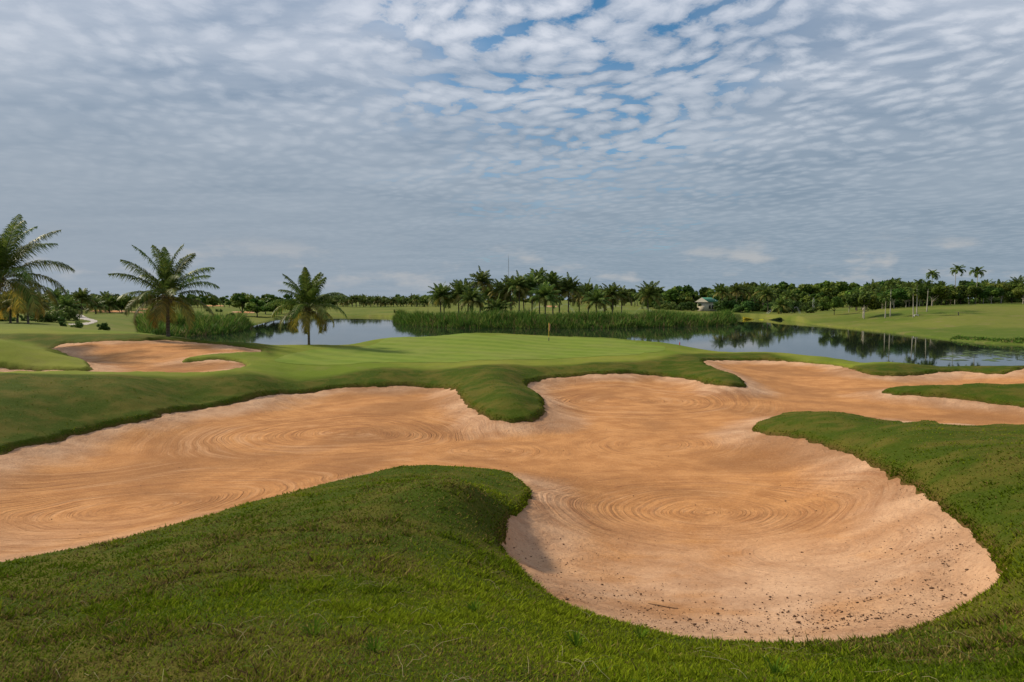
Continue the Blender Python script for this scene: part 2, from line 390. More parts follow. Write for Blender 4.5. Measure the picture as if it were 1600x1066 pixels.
# polar sheet: fine where it is near, coarse far off and behind
ths = np.concatenate([np.linspace(-math.pi, R(-52), 44)[:-1], np.linspace(R(-52), R(52), 1020), np.linspace(R(52), math.pi, 44)[1:]])
lr = np.concatenate([np.linspace(math.log(0.35), math.log(2.0), 30)[:-1], np.linspace(math.log(2.0), math.log(60), 860)[:-1], np.linspace(math.log(60), math.log(600), 230)[:-1], np.linspace(math.log(600), math.log(6000), 40)])
NTH, NR = len(ths), len(lr)
rr = np.exp(lr); TH, RR = np.meshgrid(ths, rr)
gx = (np.sin(TH) * RR).ravel(); gy = (np.cos(TH) * RR).ravel()
gh = H0(gx, gy)
dist = np.hypot(gx, gy)
s_main = sdist(gx, gy, main_p); s_rear = sdist(gx, gy, rear_p)
s_lake = sdist(gx, gy, lake, 60.0); s_green = sdist(gx, gy, green_p); s_fair = sdist(gx, gy, fair_p)
wob = (fnoise(gx, gy, 0.5, 3) - 0.5) * 0.16 * np.clip(dist / 14, 0.4, 2.0)
s_sand = np.minimum(s_main, s_rear) + wob * (np.minimum(s_main, s_rear) < 2)
gh = lake_shape(gh, gx, gy, s_lake)
relief = (fnoise(gx, gy, 1.7, 4) - 0.5) * 0.10 * sst(dist, 1, 4) + (fnoise(gx, gy, 9, 3) - 0.5) * 0.14 * sst(dist, 12, 40)
ROUGH_SHADE = pix_poly([(-60,524),(100,526),(250,527),(340,532),(408,540),(425,547),(408,550),(340,541),(200,536),(115,540),(84,546),(60,541),(0,532.5),(-60,530)])  # longer grass behind the rear bunker; its dark colour also paints the bank's shade
s_rough_shade = sdist(gx, gy, ROUGH_SHADE)
fairm = sst(-s_fair, -0.5, 1.0) * (1 - 0.9 * sst(-s_rough_shade, -0.6, 0.4))
relief = relief * (1 - 0.75 * fairm) * sst(s_lake, -2, 3)
fade = sst(dist, 600, 2500)
gh = gh * (1 - fade) + 2.4 * fade
lipn = (0.09 + 0.10 * fnoise(gx, gy, 1.1, 3)) * (0.22 + 0.78 * sst(dist, 5, 16))
turf = gh + relief * sst(s_sand, 0.0, 0.6) + lipn * sst(s_sand, -0.03, 0.10 + dist * 0.004) - 0.35 * sst(-s_sand, -0.02, 0.25 + dist * 0.004)
sandz = gh - 0.015 - 0.10 * sst(-s_sand, 0.1, 2.0) + (fnoise(gx, gy, 2.4, 3) - 0.5) * 0.06 * sst(-s_sand, 0.3, 2) + (fnoise(gx, gy, 0.45, 4) - 0.5) * 0.10 * sst(-s_sand, 1.3, 0.1) + (fnoise(gx, gy, 0.16, 2) - 0.5) * 0.016 * sst(dist, 24, 10)

def ground_z(x, y):
    """height of the turf at a point (no lip)"""
    x = np.atleast_1d(np.asarray(x, float)); y = np.atleast_1d(np.asarray(y, float))
    sl = sdist(x, y, lake, 60.0)
    return lake_shape(H0(x, y), x, y, sl)

# ------------------------------------------------------------------ materials
def mat(name):
    m = bpy.data.materials.new(name); m.use_nodes = True; return m, NT(m.node_tree)
def finish(k, shader):
    o = k.n('ShaderNodeOutputMaterial'); k.l(shader, o.inputs[0])
def principled(k, col, rough=0.9, normal=None, spec=0.2, metal=0.0):
    b = k.n('ShaderNodeBsdfPrincipled'); k.put(b.inputs['Base Color'], col); k.put(b.inputs['Roughness'], rough)
    b.inputs['Specular IOR Level'].default_value = spec; k.put(b.inputs['Metallic'], metal)
    if normal is not None: k.l(normal, b.inputs['Normal'])
    return b.outputs[0]

def turf_material():
    m, k = mat('turf')
    pos = k.n('ShaderNodeNewGeometry').outputs['Position']
    fair = k.attr('fair').outputs['Fac']; far = k.attr('far').outputs['Fac']; edge = k.attr('edge').outputs['Fac']
    n1 = k.noise(pos, 0.9, 5, 0.6); n2 = k.noise(pos, 14, 5, 0.7); n3 = k.noise(pos, 0.12, 4, 0.6); n4 = k.noise(pos, 70, 3, 0.7)
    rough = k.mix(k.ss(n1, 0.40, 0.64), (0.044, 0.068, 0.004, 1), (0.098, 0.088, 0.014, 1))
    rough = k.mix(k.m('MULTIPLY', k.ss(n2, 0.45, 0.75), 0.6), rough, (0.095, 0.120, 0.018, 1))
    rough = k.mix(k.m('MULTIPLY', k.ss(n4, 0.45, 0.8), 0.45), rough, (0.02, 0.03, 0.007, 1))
    lawn = k.mix(k.ss(n3, 0.35, 0.68), (0.115, 0.158, 0.014, 1), (0.190, 0.198, 0.029, 1))
    lawn = k.mix(k.m('MULTIPLY', k.ss(n1, 0.45, 0.7), 0.35), lawn, (0.16, 0.15, 0.045, 1))
    lawn = k.mix(k.m('MULTIPLY', k.ss(n2, 0.4, 0.8), 0.3), lawn, (0.055, 0.09, 0.016, 1))
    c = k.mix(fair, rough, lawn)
    n5 = k.noise(pos, 0.035, 4, 0.6); n6 = k.noise(k.vm('MULTIPLY', pos, (1, 1, 6)), 0.25, 5, 0.65)
    wild = k.mix(k.ss(n5, 0.38, 0.62), (0.085, 0.120, 0.018, 1), (0.140, 0.152, 0.030, 1))
    wild = k.mix(k.m('MULTIPLY', k.ss(n6, 0.52, 0.68), 0.6), wild, (0.18, 0.15, 0.06, 1))
    c = k.mix(far, c, wild)
    c = k.mix(k.m('MULTIPLY', edge, k.ss(n2, 0.3, 0.6)), c, (0.10, 0.045, 0.02, 1))
    nrm = k.bump(k.m('ADD', k.m('MULTIPLY', n2, 0.7), k.m('MULTIPLY', n4, 0.4)), k.lin(fair, 0, 1, 0.9, 0.35), 0.04)
    finish(k, principled(k, c, 0.95, nrm, 0.05)); return m

def sand_material(rings):
    m, k = mat('sand')
    pos = k.n('ShaderNodeNewGeometry').outputs['Position']
    x, y, z = k.sep(pos)[:3]
    flat = k.comb(x, y, 0.0)
    edge = k.attr('edge').outputs['Fac']           # metres from the lip
    n1 = k.noise(pos, 0.35, 5, 0.6); n2 = k.noise(pos, 9, 6, 0.7); n3 = k.noise(pos, 1.3, 5, 0.6); n4 = k.noise(pos, 60, 4, 0.75)
    # the raked rings: each vertex knows its ring (radius counted in passes, direction, strength)
    rp = k.attr('ring_r').outputs['Fac']; rdir = k.attr('ring_dir').outputs['Vector']; rm = k.attr('ring_m').outputs['Fac']; core = k.attr('ring_core').outputs['Fac']
    rdx, rdy, rid = k.sep(rdir)[:3]
    rv = k.comb(k.m('MULTIPLY', rp, 0.95), k.m('MULTIPLY', rdx, 0.9), k.m('ADD', k.m('MULTIPLY', rdy, 0.9), rid))
    rake = k.m('ADD', k.m('MULTIPLY', k.m('SUBTRACT', k.noise(rv, 1.0, 4, 0.7), 0.5), 2.0), k.m('MULTIPLY', k.m('SUBTRACT', k.noise(k.vm('MULTIPLY', rv, (0.2, 1, 1)), 1.0, 2, 0.5), 0.5), 1.3))
    rake = k.m('MULTIPLY', rake, rm)
    patch = k.ss(k.noise(k.vm('ADD', flat, (7, 3, 0)), 0.45, 3, 0.6), 0.36, 0.60)
    rn = k.noise(k.comb(k.m('MULTIPLY', rp, 0.9), rid, 0), 1.0, 3, 0.6)
    w = k.m('SINE', k.m('MULTIPLY', k.m('ADD', rp, k.m('MULTIPLY', rn, 1.4)), 2 * math.pi))
    lines = k.m('MULTIPLY', k.m('MULTIPLY', k.ss(k.m('ABSOLUTE', k.m('SUBTRACT', k.noise(k.comb(rp, rid, 0), 0.55, 2, 0.5), 0.5)), 0.026, 0.0), core), k.m('ADD', 0.15, k.m('MULTIPLY', patch, 0.85)))
    hsum = k.m('SUBTRACT', k.m('MULTIPLY', k.m('MULTIPLY', w, core), k.m('MULTIPLY', k.m('ADD', 0.05, patch), 0.36)), lines)
    # straight rake passes in patches
    wv = k.n('ShaderNodeTexWave', wave_type='BANDS', bands_direction='DIAGONAL'); k.put(wv.inputs['Vector'], flat)
    wv.inputs['Scale'].default_value = 1.25; wv.inputs['Distortion'].default_value = 7.0; wv.inputs['Detail'].default_value = 2; wv.inputs['Detail Scale'].default_value = 0.35
    rk = k.m('MULTIPLY', wv.outputs['Fac'], k.ss(k.noise(flat, 0.22, 3, 0.5), 0.46, 0.6))
    orange = k.mix(k.ss(n3, 0.3, 0.7), (0.395, 0.178, 0.064, 1), (0.53, 0.258, 0.098, 1))
    pale = k.mix(k.ss(n3, 0.3, 0.7), (0.46, 0.275, 0.165, 1), (0.60, 0.385, 0.245, 1))
    e = k.m('ADD', edge, k.m('MULTIPLY', k.m('SUBTRACT', n1, 0.5), 3.5))
    near = k.ss(y, 15, 7)
    c = k.mix(k.m('MAXIMUM', k.m('MULTIPLY', k.ss(e, 2.0, 0.2), 0.85), k.m('MULTIPLY', near, k.ss(n1, 0.35, 0.55))), orange, pale)
    damp_shade = k.ss(k.noise(flat, 0.17, 5, 0.55, 0.8), 0.44, 0.66)  # soft dark patches: damp sand, with cloud shade painted into the colour too
    c = k.mix(k.m('MULTIPLY', damp_shade, 0.7), c, (0.245, 0.112, 0.045, 1))
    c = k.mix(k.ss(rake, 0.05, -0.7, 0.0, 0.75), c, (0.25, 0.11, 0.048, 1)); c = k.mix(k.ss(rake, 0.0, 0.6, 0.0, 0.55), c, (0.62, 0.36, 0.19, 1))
    c = k.mix(k.m('MULTIPLY', lines, 0.65), c, (0.25, 0.105, 0.045, 1))
    c = k.mix(k.m('MULTIPLY', k.ss(n2, 0.5, 0.75), 0.28), c, (0.34, 0.17, 0.09, 1))
    n7 = k.noise(pos, 22, 5, 0.8)
    c = k.mix(k.m('MULTIPLY', k.ss(n7, 0.52, 0.64), 0.5), c, (0.24, 0.12, 0.065, 1)); c = k.mix(k.m('MULTIPLY', k.ss(n7, 0.46, 0.34), 0.3), c, (0.68, 0.44, 0.28, 1))
    c = k.mix(k.m('MULTIPLY', k.ss(n4, 0.55, 0.8), 0.3), c, (0.27, 0.13, 0.07, 1))
    hgt = k.m('ADD', k.m('ADD', k.m('MULTIPLY', rake, 1.1), k.m('MULTIPLY', hsum, 0.6)), k.m('ADD', k.m('MULTIPLY', rk, 0.35), k.m('ADD', k.m('MULTIPLY', k.m('MULTIPLY', n2, k.ss(edge, 3.0, 0.3, 0.7, 2.2)), 1.0), k.m('MULTIPLY', n4, 0.5))))
    finish(k, principled(k, c, 0.95, k.bump(hgt, 1.0, 0.028), 0.05)); return m

def green_material(a0):
    m, k = mat('putting_turf')
    pos = k.n('ShaderNodeNewGeometry').outputs['Position']
    x, y, z = k.sep(pos)[:3]
    st = k.m('ADD', k.m('MULTIPLY', x, math.cos(a0)), k.m('MULTIPLY', y, math.sin(a0)))
    w = k.m('SINE', k.m('ADD', k.m('MULTIPLY', st, 2 * math.pi / 2.6), k.m('MULTIPLY', k.noise(pos, 0.12, 3), 5.0)))
    n1 = k.noise(pos, 0.25, 4, 0.6); n2 = k.noise(pos, 5, 4, 0.7)
    c = k.mix(k.ss(w, -0.5, 0.5), (0.122, 0.176, 0.016, 1), (0.152, 0.202, 0.022, 1))
    c = k.mix(k.m('MULTIPLY', k.ss(n1, 0.4, 0.7), 0.5), c, (0.185, 0.195, 0.045, 1))
    c = k.mix(k.m('MULTIPLY', k.ss(n2, 0.4, 0.8), 0.15), c, (0.10, 0.15, 0.03, 1))
    finish(k, principled(k, c, 0.9, None, 0.08)); return m

def water_material():
    m, k = mat('lake_water')
    pos = k.n('ShaderNodeNewGeometry').outputs['Position']
    n = k.noise(k.vm('MULTIPLY', pos, (1.0, 0.6, 1)), 0.9, 3, 0.5)
    n2 = k.noise(pos, 0.06, 3, 0.5)
    b = k.n('ShaderNodeBsdfPrincipled'); b.inputs['Base Color'].default_value = (0.012, 0.018, 0.014, 1)
    k.put(b.inputs['Roughness'], k.lin(n2, 0.3, 0.7, 0.02, 0.05)); b.inputs['IOR'].default_value = 1.33
    k.l(k.bump(n, 0.10, 0.02), b.inputs['Normal']); finish(k, b.outputs[0]); return m

def leaf_material(name, trans=0.3, rough=0.6, hv=0.0, spec=0.06):
    """colour comes from the leaves' own colour attribute, varied a little per plant"""
    m, k = mat(name)
    c = k.attr('Col').outputs['Color']
    oi = k.n('ShaderNodeObjectInfo').outputs['Random']
    hsv = k.n('ShaderNodeHueSaturation'); k.l(c, hsv.inputs['Color'])
    k.put(hsv.inputs['Hue'], k.lin(oi, 0, 1, 0.5 - hv, 0.5 + hv)); k.put(hsv.inputs['Value'], k.lin(oi, 0, 1, 1.05 - hv * 12, 1.2 + hv * 14))
    c = hsv.outputs[0]
    d = principled(k, c, rough, None, spec)
    t = k.n('ShaderNodeBsdfTranslucent'); k.l(c, t.inputs[0])
    mx = k.n('ShaderNodeMixShader'); mx.inputs[0].default_value = trans; k.l(d, mx.inputs[1]); k.l(t.outputs[0], mx.inputs[2])
    finish(k, mx.outputs[0]); return m

def plain(name, col, rough=0.8, nscale=6, var=0.25, spec=0.2, bump=0.3):
    m, k = mat(name)
    pos = k.n('ShaderNodeTexCoord').outputs['Object']
    n = k.noise(pos, nscale, 5, 0.65)
    dark = tuple(c * (1 - var) for c in col) + (1,)
    lite = tuple(min(1, c * (1 + var)) for c in col) + (1,)
    finish(k, principled(k, k.mix(k.ss(n, 0.3, 0.7), dark, lite), rough, k.bump(n, bump, 0.02), spec)); return m

def bark_material(name, c1, c2, ring=14.0):
    m, k = mat(name)
    pos = k.n('ShaderNodeTexCoord').outputs['Object']
    z = k.sep(pos)[2]
    w = k.m('SINE', k.m('ADD', k.m('MULTIPLY', z, ring * 2 * math.pi / 3), k.m('MULTIPLY', k.noise(pos, 3, 3), 3)))
    n = k.noise(pos, 8, 5, 0.7)
    c = k.mix(n, (*c1, 1), (*c2, 1)); c = k.mix(k.m('MULTIPLY', k.ss(w, 0.3, 0.9), 0.5), c, tuple(a * 0.45 for a in c1) + (1,))
    finish(k, principled(k, c, 0.9, k.bump(k.m('ADD', w, n), 0.4, 0.02), 0.1)); return m

T_TURF = turf_material(); T_WATER = water_material()
T_BLADE = leaf_material('grass_blade', 0.30, 0.8, 0.0, 0.02)
T_LEAF = leaf_material('leaf', 0.30, 0.55, 0.018)
T_FROND = leaf_material('palm_leaf', 0.28, 0.45, 0.012)
T_REED = leaf_material('reed_leaf', 0.25, 0.6)
T_BARK = bark_material('palm_bark', (0.09, 0.075, 0.06), (0.20, 0.17, 0.13))
T_PALEBARK = bark_material('pale_bark', (0.30, 0.28, 0.22), (0.50, 0.46, 0.37), 5.0)
T_WOOD = plain('tree_bark', (0.10, 0.08, 0.06), 0.95, 5, 0.35)
T_PALEWOOD = plain('pale_tree_bark', (0.42, 0.38, 0.31), 0.95, 5, 0.3)
T_PATH = plain('path_concrete', (0.38, 0.34, 0.30), 0.9, 0.6, 0.15)
T_CLOD = plain('clod_soil', (0.11, 0.062, 0.035), 0.95, 30, 0.4)

# ------------------------------------------------------------------ setting: turf sheet, bunkers, green, lake
def grid_faces(mask_cell):
    i, j = np.nonzero(mask_cell); a = i * NTH + j
    return np.stack([a, a + NTH, a + NTH + 1, a + 1], 1)
def sheet(name, mask_vert, z, material, attrs):
    mv = mask_vert.reshape(NR, NTH)
    mc = mv[:-1, :-1] | mv[1:, :-1] | mv[:-1, 1:] | mv[1:, 1:]
    f = grid_faces(mc); used = np.unique(f); re = np.full(NR * NTH, -1, dtype=np.int64); re[used] = np.arange(len(used))
    V = np.stack([gx[used], gy[used], z[used]], 1)
    o = mesh_np(name, V, re[f], material, attrs={k: v[used] for k, v in attrs.items()})
    if 'ring_r' in attrs: add_vec(o, used)
    return o

farm = sst(dist, 60, 95)
edgem = sst(s_sand, 0.10, 0.0) * 0.8
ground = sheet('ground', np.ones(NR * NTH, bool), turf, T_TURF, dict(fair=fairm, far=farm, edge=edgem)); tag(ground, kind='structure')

RC = [cast(1100, 792), cast(545, 670), cast(985, 620), cast(215, 786), cast(250, 565)]
RINGS = [(*RC[0], 3.9, 0.15, 0.30), (*RC[1], 4.9, 0.24, 0.48), (*RC[2], 5.2, 0.32, 0.45), (*RC[3], 5.0, 0.18, 0.42), (*RC[4], 5.0, 0.5, 0.3), (*cast(1290, 850), 2.3, 0.19, 0.15), (*cast(1030, 690), 2.4, 0.25, 0.35), (*cast(760, 700), 2.2, 0.3, 0.3)]
def ring_attrs():
    best = np.full(gx.shape, -9.0); sec = best.copy(); out = np.zeros((5, len(gx))); wn = (fnoise(gx, gy, 2.8, 3) - 0.5)
    for i, (cx, cy, Rm, lam, amp) in enumerate(RINGS):
        dx, dy = gx - cx, gy - cy; rr_ = np.hypot(dx, dy) + 1e-6; ra = rr_ + wn * Rm * 0.16; sc = 1 - ra / (Rm * 1.75)
        new = sc > best; sec = np.where(new, best, np.maximum(sec, sc)); best = np.where(new, sc, best)
        A_ = min(1.0, amp * 2.2)
        for q, v in enumerate((ra / lam, dx / rr_, dy / rr_, (1 - sst(ra, Rm, Rm * 1.75)) * A_, (1 - sst(ra, Rm * 0.8, Rm * 1.15)) * A_)):
            out[q] = np.where(new, v, out[q])
        rid_ = np.where(new, i * 3.7, rid_) if i else np.zeros(len(gx))
    sep_ = sst(best - sec, 0.0, 0.10); out[3] *= sep_; out[4] *= sep_
    return out, rid_
_ra, _rid = ring_attrs()
RA = dict(ring_r=_ra[0], ring_m=_ra[3], ring_core=_ra[4]); RV = np.stack([_ra[1], _ra[2], _rid], 1)
def add_vec(o, used):
    a = o.data.attributes.new('ring_dir', 'FLOAT_VECTOR', 'POINT'); a.data.foreach_set('vector', RV[used].astype(np.float32).ravel())
T_SAND = sand_material(RINGS)
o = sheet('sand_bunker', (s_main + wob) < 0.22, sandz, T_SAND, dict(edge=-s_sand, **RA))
tag(o, kind='structure')
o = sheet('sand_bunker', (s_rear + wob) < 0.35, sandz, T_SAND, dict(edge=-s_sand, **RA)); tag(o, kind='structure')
o = sheet('putting_green', s_green < 0, turf + 0.012, green_material(R(62)), {}); tag(o, kind='structure')
# lake surface: one sheet a little wider than the shoreline
wm = (np.abs(gx) < 400) & (s_lake < 3.0)
o = sheet('water', wm, np.zeros_like(gx), T_WATER, {}); tag(o, kind='structure')

def patch_sheet(name, pts, material, dz=0.03, n=4):
    """small distant sheet (bunker, path) that follows the land"""
    P = pix_poly(pts, n); s = sdist(gx, gy, P, 2.0)
    if (s < 0).sum() < 4: return None
    o = sheet(name, s < 0, turf + dz, material, dict(edge=-s)); tag(o, kind='structure'); return o
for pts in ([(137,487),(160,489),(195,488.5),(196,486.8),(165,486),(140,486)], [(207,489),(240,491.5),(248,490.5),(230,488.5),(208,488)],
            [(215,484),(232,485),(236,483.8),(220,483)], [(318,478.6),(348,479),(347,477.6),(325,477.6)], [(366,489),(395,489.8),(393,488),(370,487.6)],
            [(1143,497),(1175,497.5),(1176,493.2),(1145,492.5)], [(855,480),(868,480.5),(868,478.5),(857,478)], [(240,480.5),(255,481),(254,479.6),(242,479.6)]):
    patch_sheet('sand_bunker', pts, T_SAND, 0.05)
patch_sheet('cart_path', [(118,496),(126,500),(143,503),(142,505.5),(120,508),(108,509),(126,509.5),(149,505),(150,502.5),(135,498),(124,493),(119,492)], T_PATH, 0.03)

# ------------------------------------------------------------------ grass blades on the rough, dense near the eye
def grass():
    N = 950000
    th = RS.uniform(R(-48), R(48), N)
    u = RS.rand(N); a, b = 1.3, 42.0; q = -0.75
    d = (a ** q + u * (b ** q - a ** q)) ** (1 / q)
    x = np.sin(th) * d; y = np.cos(th) * d
    # extra blades along the bunker lips
    def lip(poly, n, w):
        P = poly; Qp = np.roll(P, -1, 0); mid = (P + Qp) / 2; L = np.hypot(*(Qp - P).T); dm = np.maximum(np.hypot(*mid.T), 4)
        pr = L / dm; pr /= pr.sum(); i = RS.choice(len(P), n, p=pr); t = RS.rand(n)[:, None]
        pts = P[i] * (1 - t) + Qp[i] * t + RS.normal(0, w, (n, 2)) * np.clip(np.hypot(*P[i].T) / 14, 0.5, 2)[:, None]
        return pts
    L1 = lip(main_p, 70000, 0.07); L2 = lip(rear_p, 3000, 0.06)
    x = np.concatenate([x, L1[:, 0], L2[:, 0]]); y = np.concatenate([y, L1[:, 1], L2[:, 1]])
    s = np.minimum(sdist(x, y, main_p), sdist(x, y, rear_p)); dd = np.hypot(x, y)
    s = s + (fnoise(x, y, 0.5, 3) - 0.5) * 0.16 * np.clip(dd / 14, 0.4, 2.0)
    fr = sdist(x, y, fair_p)
    keep = (s > -0.01) & ((fr > 0.4) | (s < 0.25)) & (dd < 60)
    x, y, s, dd = x[keep], y[keep], s[keep], dd[keep]; n = len(x)
    h0 = lake_shape(H0(x, y), x, y, sdist(x, y, lake, 60.0))
    rel = (fnoise(x, y, 1.7, 4) - 0.5) * 0.10 * sst(dd, 1, 4) + (fnoise(x, y, 9, 3) - 0.5) * 0.14 * sst(dd, 12, 40)
    z = h0 + rel * sst(s, 0, 0.6) + (0.09 + 0.10 * fnoise(x, y, 1.1, 3)) * (0.22 + 0.78 * sst(dd, 5, 16)) * sst(s, -0.03, 0.10 + dd * 0.004) - 0.012
    clump = fnoise(x, y, 0.30, 3); patch = fnoise(x, y, 1.6, 4)
    hh = (0.012 + 0.022 * RS.rand(n) ** 1.5 + 0.022 * sst(clump, 0.5, 0.75)) * (1 + np.minimum(dd, 14) / 60) * (1 - 0.4 * sst(dd, 12, 22)) * np.where(fr[keep] > 0.4, 1, 0.5)
    tuft = (RS.rand(n) < 0.012 * sst(clump, 0.45, 0.7) * (dd < 9)); hh[tuft] *= 2.2; hh *= 0.75 + 0.25 * sst(dd, 3, 6)
    wd = 0.0035 * (1 + dd / 3.2) * RS.uniform(0.7, 1.3, n)
    az = RS.uniform(0, 2 * math.pi, n); lean = RS.uniform(0.3, 1.9, n)
    wind = np.stack([np.cos(az), np.sin(az)], 1)
    side = np.stack([-wind[:, 1], wind[:, 0]], 1)
    tw = RS.uniform(0, 2 * math.pi, n); side = np.stack([np.cos(tw), np.sin(tw)], 1)
    B = np.stack([x, y, z], 1)
    v0 = B.copy(); v0[:, :2] -= side * wd[:, None]; v1 = B.copy(); v1[:, :2] += side * wd[:, None]
    v2 = B.copy(); v2[:, :2] += wind * (hh * lean)[:, None]; v2[:, 2] += hh
    V = np.stack([v0, v1, v2], 1).reshape(-1, 3); T = np.arange(n * 3).reshape(-1, 3)
    g = np.array([[0.085, 0.128, 0.005]]) * RS.uniform(0.6, 1.5, n)[:, None]
    g2 = np.array([[0.150, 0.190, 0.008]]) * RS.uniform(0.7, 1.5, n)[:, None]
    dry = np.array([[0.225, 0.180, 0.050]]) * RS.uniform(0.5, 1.4, n)[:, None]
    brn = np.array([[0.100, 0.062, 0.028]]) * RS.uniform(0.6, 1.4, n)[:, None]
    pb = np.clip(sst(patch, 0.44, 0.66) * 0.85 + 0.10, 0, 1); r = RS.rand(n)
    col = np.where((RS.rand(n) < sst(fnoise(x + 50, y, 2.6, 3), 0.35, 0.7))[:, None], g2, g)
    col = np.where((r < pb * 0.38)[:, None], dry, col); col = np.where((r > 1 - 0.2 * pb * sst(dd, 14, 7))[:, None], brn, col)
    cc = np.repeat(col, 3, 0); cc[0::3] *= 0.3; cc[1::3] *= 0.3; cc[2::3] *= 1.1  # dark roots, lighter tips: shade between the blades painted into their colour
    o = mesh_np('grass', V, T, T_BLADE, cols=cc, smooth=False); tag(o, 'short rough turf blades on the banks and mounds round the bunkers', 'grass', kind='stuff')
grass()

def straws():
    """long dry stems and a few weeds lying in the near turf"""
    mb = MB(); n = 420
    for i in range(n):
        th = RS.uniform(R(-42), R(42)); d = 2.6 + 7 * RS.rand() ** 1.6
        x, y = math.sin(th) * d, math.cos(th) * d
        s = sdist(np.array([x]), np.array([y]), main_p)[0]
        if s < 0.15: continue
        z = float(ground_z(x, y)[0]) + 0.035
        az = RS.uniform(0, 2 * math.pi); L = RS.uniform(0.07, 0.24); b = RS.uniform(-0.25, 0.25)
        P = []
        for t in np.linspace(0, 1, 5):
            a = az + b * t; P.append((x + math.cos(a) * L * t, y + math.sin(a) * L * t, z + 0.05 * math.sin(t * 3) * RS.uniform(0.3, 1) + 0.02))
        col = (0.38, 0.33, 0.18) if RS.rand() < 0.6 else (0.10, 0.20, 0.03)
        mb.tube(P, [0.0011, 0.0011, 0.001, 0.0008, 0.0004], 3, col)
    for (px, py) in ((490,1000),(1210,1058),(585,1030),(1495,795),(740,960),(900,1015),(1000,1000),(1570,1000),(190,1000)):
        cx, cy = cast(px, py); z = float(ground_z(cx, cy)[0]) + 0.02
        for q in range(26):
            az = RS.uniform(0, 2 * math.pi); L = RS.uniform(0.04, 0.11); w = 0.005
            r0 = RS.uniform(0, 0.04); bx, by = cx + math.cos(az) * r0, cy + math.sin(az) * r0
            sx, sy = -math.sin(az) * w, math.cos(az) * w
            tip = (bx + math.cos(az) * L * 0.7, by + math.sin(az) * L * 0.7, z + L * 0.75)
            m_ = (bx + math.cos(az) * L * 0.3, by + math.sin(az) * L * 0.3, z + L * 0.55)
            mb.add([(bx - sx * .5, by - sy * .5, z), (bx + sx * .5, by + sy * .5, z), (m_[0] + sx, m_[1] + sy, m_[2]), (m_[0] - sx, m_[1] - sy, m_[2]), tip], [(3, 2, 4)], [(0, 1, 2, 3)], (0.075, 0.135, 0.010))
    o = mb.build('weeds', T_BLADE, smooth=False); tag(o, 'loose dry stems and leafy weeds scattered in the near turf', 'weeds', kind='stuff')
straws()

def debris():
    mb = MB(); n = 0
    ico = [(0, 0, 1), (.89, 0, .45), (.28, .85, .45), (-.72, .53, .45), (-.72, -.53, .45), (.28, -.85, .45), (.72, .53, -.45), (-.28, .85, -.45), (-.89, 0, -.45), (-.28, -.85, -.45), (.72, -.53, -.45), (0, 0, -1)]
    fc = [(0,1,2),(0,2,3),(0,3,4),(0,4,5),(0,5,1),(1,6,2),(2,7,3),(3,8,4),(4,9,5),(5,10,1),(2,6,7),(3,7,8),(4,8,9),(5,9,10),(1,10,6),(6,11,7),(7,11,8),(8,11,9),(9,11,10),(10,11,6)]
    ico = np.array(ico)
    cl = [(830,880,60,30,60),(890,900,60,30,55),(960,930,90,25,60),(1260,960,150,25,110),(1390,900,110,40,110),(1480,880,60,40,90),(1340,950,90,20,60),(1500,830,30,20,40),(1290,870,60,20,25),(1440,760,40,15,30),(1330,985,60,12,40),(1050,960,80,20,40),
          (150,830,200,60,30),(500,720,120,20,20),(1000,700,200,30,30),(1200,760,200,60,40),(1430,960,60,20,50)]
    for (px, py, sx, sy, k) in cl:
        for i in range(k * 5):
            a, b = px + RS.normal(0, sx * (0.5 + RS.rand())), py + RS.normal(0, sy * (0.5 + RS.rand()))
            if b < 560 or b > 1040: continue
            x, y = cast(a, b); s = sdist(np.array([x]), np.array([y]), main_p)[0]
            if s > -0.08: continue
            z = float(H0(x, y)[0]) - 0.015 - 0.10 * float(sst(np.array([-s]), 0.1, 2.0)[0]) + 0.0
            r = RS.uniform(0.0022, 0.0068) * (1 + RS.rand() ** 7 * 2.0)
            V = ico * r * RS.uniform(0.6, 1.3, (12, 1)) * np.array([1.3, 1, 0.7]) + np.array([x, y, z + r * 0.3])
            mb.add(V, fc, None, (1, 1, 1))
    o = mb.build('soil_clods', T_CLOD, smooth=False); tag(o, 'dark crumbs of soil scattered over the pale sand of the nearest bunker', 'soil clods', kind='stuff')
    x, y = cast(1036, 944); z = float(H0(x, y)[0]) - 0.05
    mb = MB(); mb.tube([(x - .15, y + .06, z + .03), (x - .05, y, z + .035), (x + .06, y - .02, z + .02), (x + .16, y - .05, z + .02)], [.004, .006, .006, .003], 5)
    tag(mb.build('twig', T_CLOD), 'short dark twig lying on pale sand near the front bunker lip', 'twig')
debris()

